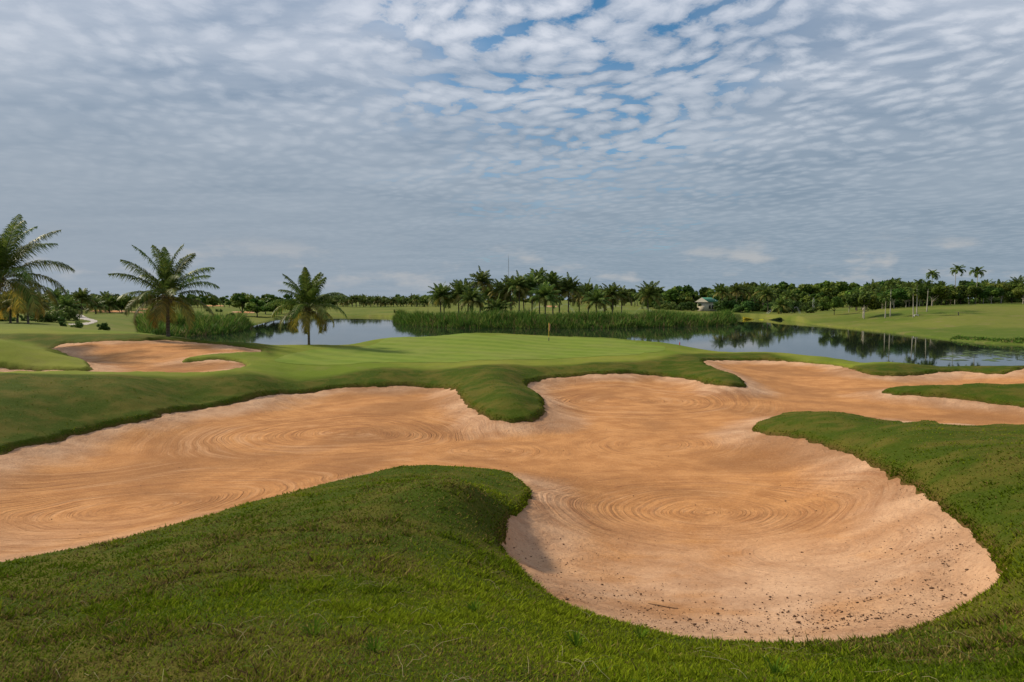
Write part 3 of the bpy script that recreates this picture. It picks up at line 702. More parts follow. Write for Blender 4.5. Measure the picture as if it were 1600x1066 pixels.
# ------------------------------------------------------------------ reeds
def reeds(label, region, n, hmin, hmax):
    P = region; x0, y0 = P.min(0); x1, y1 = P.max(0)
    x = RS.uniform(x0, x1, n * 4); y = RS.uniform(y0, y1, n * 4)
    s = sdist(x, y, P); k = s < 0; x, y, s = x[k][:n], y[k][:n], s[k][:n]; n = len(x)
    z = np.maximum(ground_z(x, y), -0.5); cl = 0.55 * fnoise(x, y, 3.5, 3) + 0.45 * vnoise(x, y, 0.9)
    h = RS.uniform(hmin, hmax, n) * (0.15 + 1.65 * cl) * np.clip(0.45 + (-s) / 2.5, 0.45, 1)
    az = RS.uniform(0, 2 * math.pi, n); ln = RS.uniform(0.05, 0.7, n); w = RS.uniform(0.035, 0.10, n)
    d2 = np.stack([np.cos(az), np.sin(az)], 1); tw = RS.uniform(0, 2 * math.pi, n); sd2 = np.stack([np.cos(tw), np.sin(tw)], 1)
    def at(t, wf):
        c = np.stack([x, y, z + h * t * (1 - 0.12 * t * ln)], 1); c[:, :2] += d2 * (h * ln * t * t)[:, None]
        a = c.copy(); b = c.copy(); a[:, :2] -= sd2 * (w * wf)[:, None]; b[:, :2] += sd2 * (w * wf)[:, None]; return a, b
    a0, b0 = at(0.0, 0.6); a1, b1 = at(0.55, 1.0); a2, _ = at(1.0, 0.0)
    V = np.stack([a0, b0, b1, a1, a2], 1).reshape(-1, 3); i = np.arange(n)[:, None] * 5
    Q = i + np.array([[0, 1, 2, 3]]); T = i + np.array([[3, 2, 4]])
    g = np.where(RS.rand(n)[:, None] < 0.75, np.array([[0.060, 0.125, 0.018]]), np.array([[0.150, 0.190, 0.035]])) * RS.uniform(0.5, 1.6, n)[:, None]
    g = np.where(RS.rand(n)[:, None] < 0.05 + 0.25 * (cl[:, None] < 0.42), np.array([[0.24, 0.18, 0.08]]), g)
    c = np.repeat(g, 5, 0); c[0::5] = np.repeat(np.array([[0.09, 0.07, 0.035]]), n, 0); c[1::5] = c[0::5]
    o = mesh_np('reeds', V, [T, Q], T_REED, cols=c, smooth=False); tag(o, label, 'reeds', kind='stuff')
def band(L):
    return smooth_poly([((a - 800) / F * d, d) for a, d in L], 4)
reeds('tall green reeds in a long band along the palm island waterline', band([(618,200),(616,172),(640,155),(700,140),(800,136.5),(900,136),(1000,140),(1100,148),(1146,158),(1150,178),(1140,190),(1100,163),(1000,154),(900,149),(800,150),(700,154),(650,168),(632,195)]), 50000, 1.2, 2.6)
reeds('dense dark green reed thicket behind the palm beside the rear bunker', band([(216,101),(240,98),(300,108),(350,115),(380,129),(392,138),(390,146),(350,134),(290,128),(240,122),(214,112)]), 20000, 1.3, 2.7)
reeds('low bright reeds at the left end of the lake', band([(214,88),(240,82),(262,86),(258,92),(230,94)]), 2200, 1.0, 1.7)

# ------------------------------------------------------------------ palms
def frond_mesh(mb, L, e0, bend, az, nl, ll, lw, cols, rng, hub=(0, 0, 0), roll=0.0, stemcol=(0.20, 0.20, 0.06), rad=0.03):
    """one pinnate leaf: a curved midrib with leaflets hanging on both sides"""
    N = 12; P = []; pt = Vector(hub); el = e0; ca, sa = math.cos(az), math.sin(az)
    for i in range(N + 1):
        P.append(pt.copy()); t = i / N
        el = e0 - bend * (t ** 1.35)
        pt = pt + Vector((ca * math.cos(el), sa * math.cos(el), math.sin(el))) * (L / N)
    mb.tube(P, [rad * (1 - 0.85 * i / N) for i in range(N + 1)], 4, stemcol, cap=False)
    side0 = Vector((-sa, ca, 0)); V = []; T = []; Q = []; Cc = []
    for k in range(nl):
        s = 0.14 + 0.86 * (k + 0.5) / nl; fi = s * N; i = min(int(fi), N - 1); f = fi - i
        p = P[i].lerp(P[i + 1], f); tg = (P[i + 1] - P[i]).normalized()
        up = side0.cross(tg); up = -up if up.z < 0 else up
        ln = ll * (math.sin(math.pi * min(1, 0.16 + s * 0.86)) ** 0.55) * rng.uniform(0.85, 1.1)
        for sg in (-1, 1):
            sd = (side0 * sg * math.cos(roll) + up * math.sin(roll) * sg)
            d = (sd * rng.uniform(0.75, 1.0) + tg * (0.5 + 0.5 * s) + up * rng.uniform(0.0, 0.25)).normalized()
            m_ = p + d * ln * 0.5 + Vector((0, 0, -0.07 * ln))
            e = p + d * ln * 0.93 + Vector((0, 0, -rng.uniform(0.3, 0.85) * ln))
            w = tg * lw * 0.5
            c = cols[rng.randrange(len(cols))]; sh = rng.uniform(0.7, 1.25); c = tuple(a * sh for a in c)
            b = len(V); V += [p - w * 0.7, p + w * 0.7, m_ + w, m_ - w, e]; Q.append((b, b + 1, b + 2, b + 3)); T.append((b + 3, b + 2, b + 4)); Cc += [c] * 5
    mb.add([tuple(v) for v in V], T, Q, np.array(Cc))

GREENS = [(0.065, 0.110, 0.022), (0.105, 0.150, 0.028), (0.052, 0.090, 0.018), (0.145, 0.180, 0.040)]
OLIVE = [(0.15, 0.16, 0.04), (0.21, 0.18, 0.045), (0.11, 0.12, 0.03)]
YELLOW = [(0.38, 0.28, 0.05), (0.28, 0.22, 0.045), (0.20, 0.17, 0.04)]
BROWN = [(0.13, 0.085, 0.04), (0.17, 0.12, 0.06)]

def trunk_mesh(h, r0, r1, lean, n=10, name='trunk', material=None, parent=None, flare=1.5, waist=None):
    mb = MB(); P = []; rad = []
    for i in range(n + 1):
        t = i / n; P.append((lean[0] * t * t, lean[1] * t * t, -0.25 + (h + 0.25) * t))
        r = r0 + (r1 - r0) * t; r *= 1 + (flare - 1) * max(0, 1 - t * 7)
        if waist: r *= 1 + waist * math.exp(-((t - 0.25) / 0.2) ** 2)
        rad.append(r)
    mb.tube(P, rad, 10); return mb.build(name, material, parent)

def feature_palm(loc, trunk_h, L, label, seed, lean=(0, 0), fronds=None, nfr=29, coco=True, r=0.17, yellow=0.25, scale_leaf=1.0, bk=1.05):
    rng = random.Random(seed); root = empty('coconut_palm', loc)
    tag(root, label, 'palm tree', 'coconut palms standing alone on the near lawn')
    trunk_mesh(trunk_h, r, r * 0.75, lean, 12, 'trunk', T_BARK, root)
    hub = Vector((lean[0], lean[1], trunk_h))
    ga = math.pi * (3 - math.sqrt(5))
    for i in range(nfr):
        t = i / (nfr - 1); az = i * ga + rng.uniform(-.25, .25)
        e0 = R(88) - t ** 0.95 * R(102) + rng.uniform(-.15, .15); bend = (R(36) + t * R(70)) * bk + rng.uniform(-.35, .4)
        ln = L * (0.72 + 0.35 * math.sin(math.pi * min(1, 0.25 + t * 0.75))) * rng.uniform(0.88, 1.08)
        cols = GREENS if t < 0.62 else (GREENS + OLIVE if t < 0.8 else (YELLOW + OLIVE if rng.random() < yellow * 3 else OLIVE))
        mb = MB(); frond_mesh(mb, ln, e0, bend, az, 68, 0.90 * scale_leaf * L / 4, 0.062 * scale_leaf, cols, rng, tuple(hub + Vector((math.cos(az), math.sin(az), 0)) * 0.08 + Vector((0, 0, -0.25 * t))), rng.uniform(-.3, .3), (0.24, 0.21, 0.07) if t > 0.5 else (0.14, 0.17, 0.05), 0.035)
        mb.build('frond', T_FROND, root, smooth=False)
    # old leaf bases and dry fibre round the top of the trunk
    mb = MB()
    for i in range(22):
        az = rng.uniform(0, 2 * math.pi); z = trunk_h - rng.uniform(0.05, 0.7); q = 0.12
        p0 = Vector((lean[0] + math.cos(az) * q, lean[1] + math.sin(az) * q, z)); p1 = p0 + Vector((math.cos(az) * .22, math.sin(az) * .22, .16)); p2 = p1 + Vector((math.cos(az) * .12, math.sin(az) * .12, -.02 - rng.random() * .5))
        mb.tube([p0, p1, p2], [0.06, 0.035, 0.015], 5, BROWN[i % 2])
    mb.build('leaf_bases', T_FROND, root)
    if coco:
        for i in range(9):
            az = rng.uniform(0, 2 * math.pi); mbc = MB(); P = []; rad = []
            c = Vector((lean[0] + math.cos(az) * .27, lean[1] + math.sin(az) * .27, trunk_h - .12 - rng.random() * .3))
            for q in range(7):
                a = math.pi * q / 6; P.append(c + Vector((0, 0, -math.cos(a) * .13))); rad.append(0.004 + math.sin(a) * .10)
            mbc.tube(P, rad, 8, (0.26, 0.22, 0.06) if coco == 'gold' else (0.16, 0.18, 0.05)); mbc.build('coconut', T_FROND, root)
    return root

def spot(px, d):
    x = (px - 800) / F * d; return (x, d, float(ground_z(x, d)[0]))
def zrow(py, d): return EYE + ray(800, py)[2] / ray(800, py)[1] * d

p = spot(262, 50); feature_palm(p, zrow(462, 50) - p[2], 4.0, 'tall coconut palm with golden nuts behind the rear bunker', 5, (0.05, 0), coco='gold', r=0.15)
p = spot(482, 53.5); feature_palm(p, zrow(480, 53.5) - p[2], 3.45, 'short coconut palm on the lake edge left of the green', 12, (0.02, 0), r=0.10, nfr=27, yellow=0.4, coco=False, bk=1.22)
p = spot(-8, 45); feature_palm(p, zrow(434, 45) - p[2], 4.7, 'big coconut palm cut off by the left edge of the photo', 23, (0.3, 0.2), r=0.16, nfr=34, yellow=0.5)

def crown_mesh(name, seed, L, nfr, nl, ll, lw, droop=1.0, cols=(GREENS, OLIVE), rad=0.03, up=86, low=88):
    rng = random.Random(seed); mb = MB(); ga = math.pi * (3 - math.sqrt(5))
    for i in range(nfr):
        t = i / (nfr - 1)
        cs = cols[0] if t < 0.7 or rng.random() < 0.35 else cols[1]
        frond_mesh(mb, L * rng.uniform(0.8, 1.12), R(up) - t ** 0.9 * R(low) + rng.uniform(-.1, .1), (R(38) + t * R(66)) * droop + rng.uniform(-.2, .2), i * ga + rng.uniform(-.3, .3), nl, ll, lw, cs, rng, (0, 0, 0), rng.uniform(-.3, .3), (0.15, 0.16, 0.05), rad)
    o = mb.build(name, T_FROND, None, smooth=False); C.collection.objects.unlink(o); return o.data
PALM_CROWNS = [crown_mesh('coconut_crown', s, 1.0, 34, 22, 0.27, 0.046, 1.0, (GREENS, OLIVE + YELLOW[2:]), 0.010) for s in (1, 2, 3, 4)]
YEL_CROWNS = [crown_mesh('yellow_crown', s, 1.0, 30, 22, 0.28, 0.05, 1.2, (OLIVE, [(0.40, 0.22, 0.03), (0.45, 0.28, 0.04), (0.28, 0.20, 0.04)]), 0.010) for s in (9,)]
ARECA_CROWNS = [crown_mesh('areca_crown', s, 1.0, 15, 18, 0.34, 0.07, 1.6, (GREENS, GREENS), 0.014, 80, 78) for s in (31, 32, 33)]
_tr = trunk_mesh(1.0, 0.5, 0.36, (0, 0), 8, 'trunk', T_BARK); TRUNK = _tr.data; C.collection.objects.unlink(_tr)
_tr = trunk_mesh(1.0, 0.5, 0.40, (0, 0), 8, 'trunk', T_PALEBARK, None, 1.5, 0.25); PTRUNK = _tr.data; C.collection.objects.unlink(_tr)
for me in (TRUNK, PTRUNK):      # unit trunk: bring its buried foot back to a short stub
    for v in me.vertices: v.co.z = (v.co.z + 0.25) / 1.25 * 1.03 - 0.03

def part(name, me, parent, loc=(0, 0, 0), sc=(1, 1, 1), rz=0.0, tilt=(0, 0)):
    o = bpy.data.objects.new(name, me); C.collection.objects.link(o); o.parent = parent
    o.location = loc; o.scale = sc; o.rotation_euler = (tilt[0], tilt[1], rz); return o
rg = random.Random(99)
def palm(p, h, L, label, group, crowns=PALM_CROWNS, trunk=TRUNK, tw=0.34, name='coconut_palm', cat='palm tree', shaft=False):
    root = empty(name, p); tag(root, label, cat, group)
    ln = rg.uniform(-.05, .05), rg.uniform(-.05, .05)
    part('trunk', trunk, root, (0, 0, 0), (tw, tw, h), rg.uniform(0, 6), ln)
    top = Vector((0, 0, h)); top.rotate(Matrix.Rotation(ln[1], 3, 'Y') @ Matrix.Rotation(ln[0], 3, 'X'))
    part('crown', crowns[rg.randrange(len(crowns))], root, tuple(top), (L, L, L), rg.uniform(0, 6.28))
    if shaft: part('crownshaft', SHAFT, root, tuple(top - Vector((0, 0, 0.7))), (tw * .85, tw * .85, 0.9))
    return root
mb = MB(); mb.tube([(0, 0, 0), (0, 0, .3), (0, 0, .7), (0, 0, 1)], [.45, .5, .4, .2], 8, (0.10, 0.17, 0.04)); _o = mb.build('crownshaft', T_FROND); SHAFT = _o.data; C.collection.objects.unlink(_o)

# island palms: column, row of the crown tip, distance
ISL = [(689,442,166),(694,444,176),(717,437,165),(731,437,172),(750,420,170),(738,446,160),(764,440,180),(777,463,158),(781,435,174),(790,450,184),(799,430,168),(811,427,165),(819,436,178),(831,426,167),(843,418,182),(852,440,160),(864,422,168),(874,436,180),(888,430,167),(905,443,178),(919,439,172),(932,449,160),(944,446,184),(957,441,178),(971,446,186),(1013,439,168)]
ORD = ['first','second','third','fourth','fifth','sixth','seventh','eighth','ninth','tenth','eleventh','twelfth','thirteenth','fourteenth','fifteenth','sixteenth','seventeenth','eighteenth','nineteenth','twentieth','twenty first','twenty second','twenty third','twenty fourth','twenty fifth','twenty sixth']
special = {4: 'tall coconut palm standing above its neighbours in the left half of the reed island', 7: 'lowest drooping coconut palm in the reed island grove, crown almost on the reeds', 14: 'highest coconut palm of the grove, at the middle of the reed island', 21: 'short yellowish coconut palm on the right part of the reed island', 25: 'lone coconut palm at the right end of the reed island before the sprinkler'}
for i, (px, top, d) in enumerate(sorted(ISL)):
    p = spot(px, d); zt = zrow(top, d); L = rg.uniform(3.9, 4.7)
    h = max(1.2, zt - p[2] - L * 0.86)
    key = ISL.index((px, top, d))
    palm(p, h, L, special.get(key, ORD[i] + ' coconut palm from the left in the reed island grove'), 'coconut palms of the reed island', tw=0.36)

# three small golden palms on the left, and palms in the plantations
for i, (px, d, lab) in enumerate(((16, 88, 'left one of the three small orange leaved palms'), (27, 92, 'middle one of the three small orange leaved palms'), (44, 86, 'right one of the three small orange leaved palms, the brightest'))):
    p = spot(px, d); palm(p, 2.2 + 0.2 * i, 2.6, lab, 'small orange leaved palms', YEL_CROWNS, TRUNK, 0.28)
LP = [(88,448,140),(104,462,120),(128,450,150),(150,462,165),(166,455,190),(172,462,180),(205,462,230),(60,455,130)]
for i, (px, top, d) in enumerate(sorted(LP)):
    p = spot(px, d); L = 3.2; h = max(1.5, zrow(top, d) - p[2] - L * .85)
    palm(p, h, L, ORD[i] + ' coconut palm from the left in the plantation behind the cart path', 'palms of the left plantation')
RP = sorted([(1128,442,240),(1150,441,250),(1160,443,262),(1192,441,255),(1200,447,240),(1220,462,215),(1178,446,270),(1232,452,280),(1140,447,280),(1338,450,205),(1402,436,225),(1420,441,210),(1440,443,215),(1468,439,220),(1478,446,205),(1538,436,225),(1590,432,220),(1600,440,215),(1365,440,215),(1378,444,200),(1390,438,220),(1515,440,215),(1560,438,218),(1575,441,222),(1350,448,210)])
for i, (px, top, d) in enumerate(RP):
    p = spot(px, d); L = 4.0; h = max(1.0, zrow(top, d) - p[2] - L * .85)
    lab = 'short palm alone at the far shore, its reflection below it' if px == 1220 else (ORD[i] + ' palm from the small house towards the fountain' if px < 1300 else ORD[i - 9] + ' coconut palm from the left rising among the trees of the right bank')
    palm(p, h, L, lab, 'palms beyond the house' if px < 1300 else 'palms among the right bank trees')
for i in range(46):
    px = 515 + i * 3.9 + rg.uniform(-3, 3); d = 400 + rg.uniform(-15, 40)
    p = spot(px, d); L = 3.6; h = rg.uniform(2.2, 4.6)
    palm(p, h, L, 'small palm in the far plantation row beyond the lake left of the island', 'palms of the far plantation')

# slender pale palms on the right bank: column, base row, crown tip row
AR = [(1350,499.5,455,'leftmost slender pale trunked palm of the right bank, nearest the water'),(1383,498.5,459,'short pale trunked palm left of a taller twin on the right bank'),(1391,496,437,'tall pale trunked palm just right of a shorter one'),(1409,480,456,'distant pale trunked palm standing in shade before dark trees'),(1427,497,449,'left of the close pair of pale trunked palms on the slope'),(1432.5,492.5,436,'right of the close pair of pale trunked palms, the taller'),(1448,488,438,'pale trunked palm on the slope right of the close pair'),(1456,470,421,'tall drooping palm above the dark trees, left of the two highest'),(1491,468,414,'highest slender palm of the right bank skyline'),(1524,476,417,'slender palm with straight pale trunk at the top of the right bank'),(1535,474,446,'short pale trunked palm right of the tall one on the bank top')]
for (px, base, top, lab) in AR:
    if base >= 476: x, y = cast(px, base)
    else: d = 195; x, y = (px - 800) / F * d, d
    z = float(ground_z(x, y)[0]); L = 2.5 if top < 425 else 1.75
    h = zrow(top, y) - z - L * 0.62
    palm((x, y, z), h, L, lab, 'slender pale trunked palms of the right bank', ARECA_CROWNS, PTRUNK, 0.18, 'areca_palm', 'palm tree', True)

# ------------------------------------------------------------------ broadleaf trees and bushes
def tree_parts(seed, leafs=1500, w=1.0, low=0.30, lobes=13, size=0.075, base=((0.040, 0.078, 0.012), (0.080, 0.125, 0.018), (0.130, 0.165, 0.028)), pale=False, flat=1.0):
    """a tree of unit height: (crown mesh, trunk mesh)"""
    rng = np.random.RandomState(seed); cz = (1 + low) / 2; hz = (1 - low) / 2
    cen = []; lr_ = []
    for i in range(lobes):
        a = rng.uniform(0, 2 * math.pi); r = rng.uniform(0.05, 0.78) ** 0.7; zz = rng.uniform(-0.75, 0.75)
        m_ = math.sqrt(max(0.05, 1 - zz * zz * 0.8))
        cen.append((math.cos(a) * r * 0.5 * w * m_, math.sin(a) * r * 0.5 * w * m_, cz + zz * hz * 0.85 * flat)); lr_.append(rng.uniform(0.11, 0.2) * (0.6 + 0.4 * w))
    cen = np.array(cen); lr_ = np.array(lr_)
    i = rng.choice(lobes, leafs, p=lr_ ** 2 / (lr_ ** 2).sum()); d = rng.normal(0, 1, (leafs, 3)); d /= np.linalg.norm(d, axis=1)[:, None]
    rad = lr_[i] * rng.uniform(0.55, 1.12, leafs); P = cen[i] + d * rad[:, None] * np.array([1, 1, 0.8])
    n = d + rng.normal(0, 0.6, (leafs, 3)) + np.array([0, 0, 0.4]); n /= np.linalg.norm(n, axis=1)[:, None]
    t = np.cross(n, rng.normal(0, 1, (leafs, 3))); t /= np.linalg.norm(t, axis=1)[:, None]; b = np.cross(n, t)
    s = size * rng.uniform(0.5, 1.2, leafs)[:, None]
    V = np.stack([P - t * s, P - b * s * 0.55, P + t * s, P + b * s * 0.55], 1).reshape(-1, 3)
    Q = np.arange(leafs * 4).reshape(-1, 4)
    lobe_c = rng.randint(0, len(base), lobes); col = np.array(base)[lobe_c[i]] * rng.uniform(0.65, 1.35, leafs)[:, None]
    crown = mesh_np('crown', V, Q, T_LEAF, cols=np.repeat(col, 4, 0), smooth=False)
    mb = MB(); mb.tube([(0, 0, -.04), (0.01, 0, low * .5), (0.0, 0.01, low), (0, 0, cz)], [0.026, .019, .016, .008], 7)
    for q in range(7):
        c = Vector(cen[rng.randint(lobes)]); s0 = Vector((0, 0, low * rng.uniform(0.5, 1.1)))
        mb.tube([s0, s0.lerp(c, .5) + Vector((0, 0, -.03)), c], [.016, .011, .004], 5)
    trunk = mb.build('trunk', T_PALEWOOD if pale else T_WOOD)
    for o in (crown, trunk): C.collection.objects.unlink(o)
    return crown.data, trunk.data
TREES = [tree_parts(1, 1500, 1.0), tree_parts(2, 1500, 0.85, 0.25), tree_parts(3, 1600, 1.25, 0.3), tree_parts(4, 1400, 0.7, 0.2)]
TALLS = [tree_parts(11, 1100, 0.75, 0.55, 8), tree_parts(12, 1200, 0.9, 0.5, 9), tree_parts(13, 1100, 0.6, 0.4, 8)]
SPREAD = [tree_parts(21, 2600, 1.7, 0.36, 18, 0.06, pale=True, flat=0.8), tree_parts(22, 2600, 1.5, 0.33, 16, 0.06, pale=True, flat=0.8), tree_parts(23, 2600, 1.9, 0.40, 18, 0.06, flat=0.8)]
BUSH = [tree_parts(31, 1300, 1.8, 0.0, 14, 0.09, ((0.045, 0.085, 0.018), (0.080, 0.120, 0.028), (0.06, 0.10, 0.02)), flat=1.0), tree_parts(32, 1300, 2.2, 0.0, 15, 0.09, ((0.06, 0.10, 0.02), (0.10, 0.14, 0.03)))]
LITEB = [tree_parts(33, 1300, 2.0, 0.0, 14, 0.08, ((0.10, 0.16, 0.03), (0.14, 0.19, 0.04), (0.08, 0.13, 0.03)))]
ROUND = [tree_parts(41, 3200, 1.05, 0.16, 20, 0.05)]
def tree(p, h, kind, label, group, name='leafy_tree', cat='tree', wid=1.0):
    cm, tm = kind[rg.randrange(len(kind))]; root = empty(name, p); tag(root, label, cat, group); rz = rg.uniform(0, 6.28)
    part('crown', cm, root, (0, 0, 0), (h * wid, h * wid, h), rz); part('trunk' if name != 'bush' else 'stems', tm, root, (0, 0, 0), (h * wid, h * wid, h), rz); return root
def tree_px(px, top, d, kind, label, group, **kw):
    p = spot(px, d); return tree(p, max(0.6, zrow(top, d) - p[2]), kind, label, group, **kw)

# the far tree line
for i in range(150):
    px = -120 + i * 12.2 + rg.uniform(-5, 5); d = rg.uniform(470, 540)
    if 1020 < px: continue
    tree_px(px, 461.5 + rg.uniform(-3.5, 3.0), d, TREES + TALLS[:1], 'small dark tree of the farthest tree line on the left half of the horizon', 'trees of the far left tree line', wid=1.25)
for i in range(60):
    px = -60 + i * 11 + rg.uniform(-5, 5); d = rg.uniform(330, 400)
    if 120 < px < 520 or px > 1000:
        tree_px(px, 465 + rg.uniform(-2, 2), d, TREES, 'low bushy tree on the far fairway edge behind the distant bunkers', 'low trees on the far fairway edge', wid=1.3)
for i in range(58):
    px = 955 + i * 7.2 + rg.uniform(-4, 4); d = rg.uniform(400, 470)
    top = np.interp(px, [955, 1030, 1100, 1130, 1200, 1260, 1330, 1370], [453, 450, 446, 443, 442, 441, 440, 441]) + rg.uniform(-3, 9)
    tree_px(px, top, d, TALLS + TREES[:2], 'tall dark tree of the back row behind the small house and fountain', 'tall trees of the back row', wid=1.05)
for i in range(46):
    px = 1010 + i * 7.6 + rg.uniform(-4, 4); d = rg.uniform(285, 330)
    top = np.interp(px, [1010, 1100, 1200, 1330], [459, 457, 454, 455]) + rg.uniform(-3, 4)
    if 1085 < px < 1125: continue
    tree_px(px, top, d, TREES + BUSH, 'mid green bushy tree in front of the tall back row', 'bushy trees in the middle distance', wid=1.25)
for i in range(26):
    px = 1030 + i * 10.5 + rg.uniform(-4, 4); d = rg.uniform(225, 262)
    if px > 1290 or 1090 < px < 1128: continue
    tree_px(px, 469 + rg.uniform(-2, 3), d, BUSH + LITEB, 'low bright green bush in the thicket between house and fountain', 'low bushes behind the reed island', name='bush', cat='bush', wid=1.2)
for px, top, w_ in ((1048, 449, 'left one'), (1068, 452, 'right one'), (1058, 447, 'middle one')):
    tree_px(px, top, 300, TREES, w_ + ' of the three rounded dark trees left of the green roofed house', 'rounded trees left of the house', wid=1.2)
# right bank
labs = {1303: 'dark leaning tree at the water end of the right bank', 1345: 'spreading dark tree behind the leftmost slender palm'}
tree_px(1303, 463, 178, SPREAD, labs[1303], 'spreading trees of the right bank', wid=0.8)
tree_px(1348, 458, 160, SPREAD, labs[1345], 'spreading trees of the right bank', wid=1.0)
tree_px(1326, 460, 185, SPREAD, 'small spreading tree between two darker ones on the right bank', 'spreading trees of the right bank', wid=0.8)
for i, px in enumerate((1378, 1396, 1415, 1436, 1455, 1470, 1484, 1500, 1513, 1530, 1548, 1563, 1580, 1597, 1615, 1640, 1670)):
    d = rg.uniform(178, 200); top = np.interp(px, [1378, 1440, 1500, 1600, 1670], [454, 449, 448, 445, 444]) + rg.uniform(-6, 6)
    tree_px(px, top, d, SPREAD, ORD[i] + ' spreading dark tree from the left in the row along the right bank', 'spreading trees of the right bank', wid=rg.uniform(0.9, 1.2))
for i in range(40):
    px = 1335 + i * 9 + rg.uniform(-3, 3); d = rg.uniform(215, 260); top = np.interp(px, [1335, 1400, 1500, 1700], [447, 442, 444, 441]) + rg.uniform(-7, 7)
    tree_px(px, top, d, TREES + TALLS, 'dark tree crowded behind the row of the right bank', 'trees behind the right bank row', wid=1.2)
for i in range(34):
    px = 1372 + i * 9.5 + rg.uniform(-3, 3); d = rg.uniform(212, 235); p = spot(px, d)
    tree(p, rg.uniform(2.2, 3.2), BUSH, 'dark undergrowth bush under the trees along the top of the right bank', 'undergrowth of the right bank', name='bush', cat='bush', wid=1.1)
# left: single round tree and plantation
tree_px(379, 456, 205, ROUND, 'single round dark tree on the far shore left of the lake', None, wid=1.0)
for px, top, d in ((402, 465, 200), (415, 463, 230), (428, 466, 210), (440, 465, 240), (455, 467, 235)):
    tree_px(px, top, d, TREES, 'low dark tree between the round tree and the lakeside palm', 'low trees right of the round tree', wid=1.4)
for i in range(22):
    px = -40 + i * 11 + rg.uniform(-4, 4); d = rg.uniform(165, 240)
    tree_px(px, 461 + rg.uniform(-3, 4), d, TREES + BUSH[:1], 'leafy tree in the thicket left of the distant bunkers', 'trees of the left thicket', wid=1.3)
for px, top, d, lab in ((104, 478, 105, 'large dark bush beside the start of the cart path'), (86, 484, 98, 'rounded green bush left of the cart path'), (72, 486, 97, 'broad dark bush under the orange leaved palms'), (56, 487, 100, 'light green bush between the orange leaved palms and the dark bushes')):
    tree_px(px, top, d, BUSH, lab, None, name='bush', cat='bush', wid=0.9)
for px, top, d, lab in ((99.5, 501, 84, 'small clipped bush left on the turf before the cart path'), (121, 501, 82, 'small clipped bush at the near bend of the cart path'), (161, 502.5, 84, 'tiny bush alone on the turf right of the cart path')):
    tree_px(px, top, d, BUSH, lab, None, name='bush', cat='bush', wid=0.75)
for px, top, d in ((8, 489, 96), (-14, 486, 96), (22, 493, 98), (38, 492, 99)):
    tree_px(px, top, d, LITEB, 'pale green low bush at the foot of the orange leaved palms', 'pale bushes under the orange leaved palms', name='bush', cat='bush', wid=0.9)
tree_px(617, 483, 240, BUSH, 'small round bush at the far shore left of the reed island', None, name='bush', cat='bush', wid=0.35)
for px in (325, 340, 345):
    tree_px(px, 482.5, 230, BUSH, 'low dark bush beside the distant bunkers', 'low bushes by the distant bunkers', name='bush', cat='bush', wid=0.7)
tree_px(362, 487, 150, BUSH, 'brownish bush above the reed thicket on the left', None, name='bush', cat='bush', wid=0.7)

# ------------------------------------------------------------------ built things
def mround(name, col, **k): return plain(name, col, **k)
T_WALL = plain('cream_wall', (0.55, 0.50, 0.40), 0.9, 2, 0.08); T_ROOF = plain('green_roof', (0.06, 0.22, 0.13), 0.6, 3, 0.15); T_GLASSD = plain('dark_window', (0.03, 0.035, 0.04), 0.2, 3, 0.1)
T_WHITE = plain('white_paint', (0.7, 0.68, 0.62), 0.6, 4, 0.06); T_YEL = plain('yellow_paint', (0.65, 0.42, 0.04), 0.5, 4, 0.05); T_BLK = plain('black_paint', (0.02, 0.02, 0.02), 0.5, 4, 0.1)
T_FLAG = plain('orange_flag', (0.70, 0.36, 0.24), 0.8, 3, 0.1); T_RED = plain('red_paint', (0.5, 0.04, 0.03), 0.5, 3, 0.1); T_METAL = plain('mast_metal', (0.20, 0.21, 0.22), 0.6, 3, 0.1)
def house():
    d = 252; p = spot(1106, d); root = empty('house', p, R(40)); tag(root, 'small cream house with green hipped roof half hidden by bushes', 'house')
    w, l, h = 2.2, 3.4, zrow(471.5, d) - p[2]
    mb = MB(); mb.box(-l, l, -w, w, -0.3, h); mb.build('wall', T_WALL, root, False)
    rt = zrow(465, d) - p[2]; e = 0.7
    mb = MB(); V = [(-l - e, -w - e, h - .15), (l + e, -w - e, h - .15), (l + e, w + e, h - .15), (-l - e, w + e, h - .15), (-l - e, 0, rt), (l * .6, 0, rt)]
    mb.add(V, [(1, 2, 5)], [(0, 1, 5, 4), (2, 3, 4, 5), (0, 3, 2, 1)]); mb.build('roof', T_ROOF, root, False)
    mb = MB(); mb.add([(-l - e - .05, -w - e, h - .15), (-l - e - .05, w + e, h - .15), (-l - e - .05, 0, rt)], [(0, 2, 1)]); mb.add([(-l - e - .01, -w - e, h - .15), (-l - e - .01, w + e, h - .15), (-l - e - .01, 0, rt)], [(0, 1, 2)]); mb.build('gable', T_WALL, root, False)
    for x in (-2.2, -0.4, 1.2):
        mb = MB(); mb.box(x - .6, x + .6, -w - .04, -w + .02, 1.0, 2.3); mb.build('window', T_GLASSD, root, False)
    mb = MB(); mb.box(2.1, 2.9, -w - .05, -w + .02, 0, 2.2); mb.build('door', T_WHITE, root, False)
house()
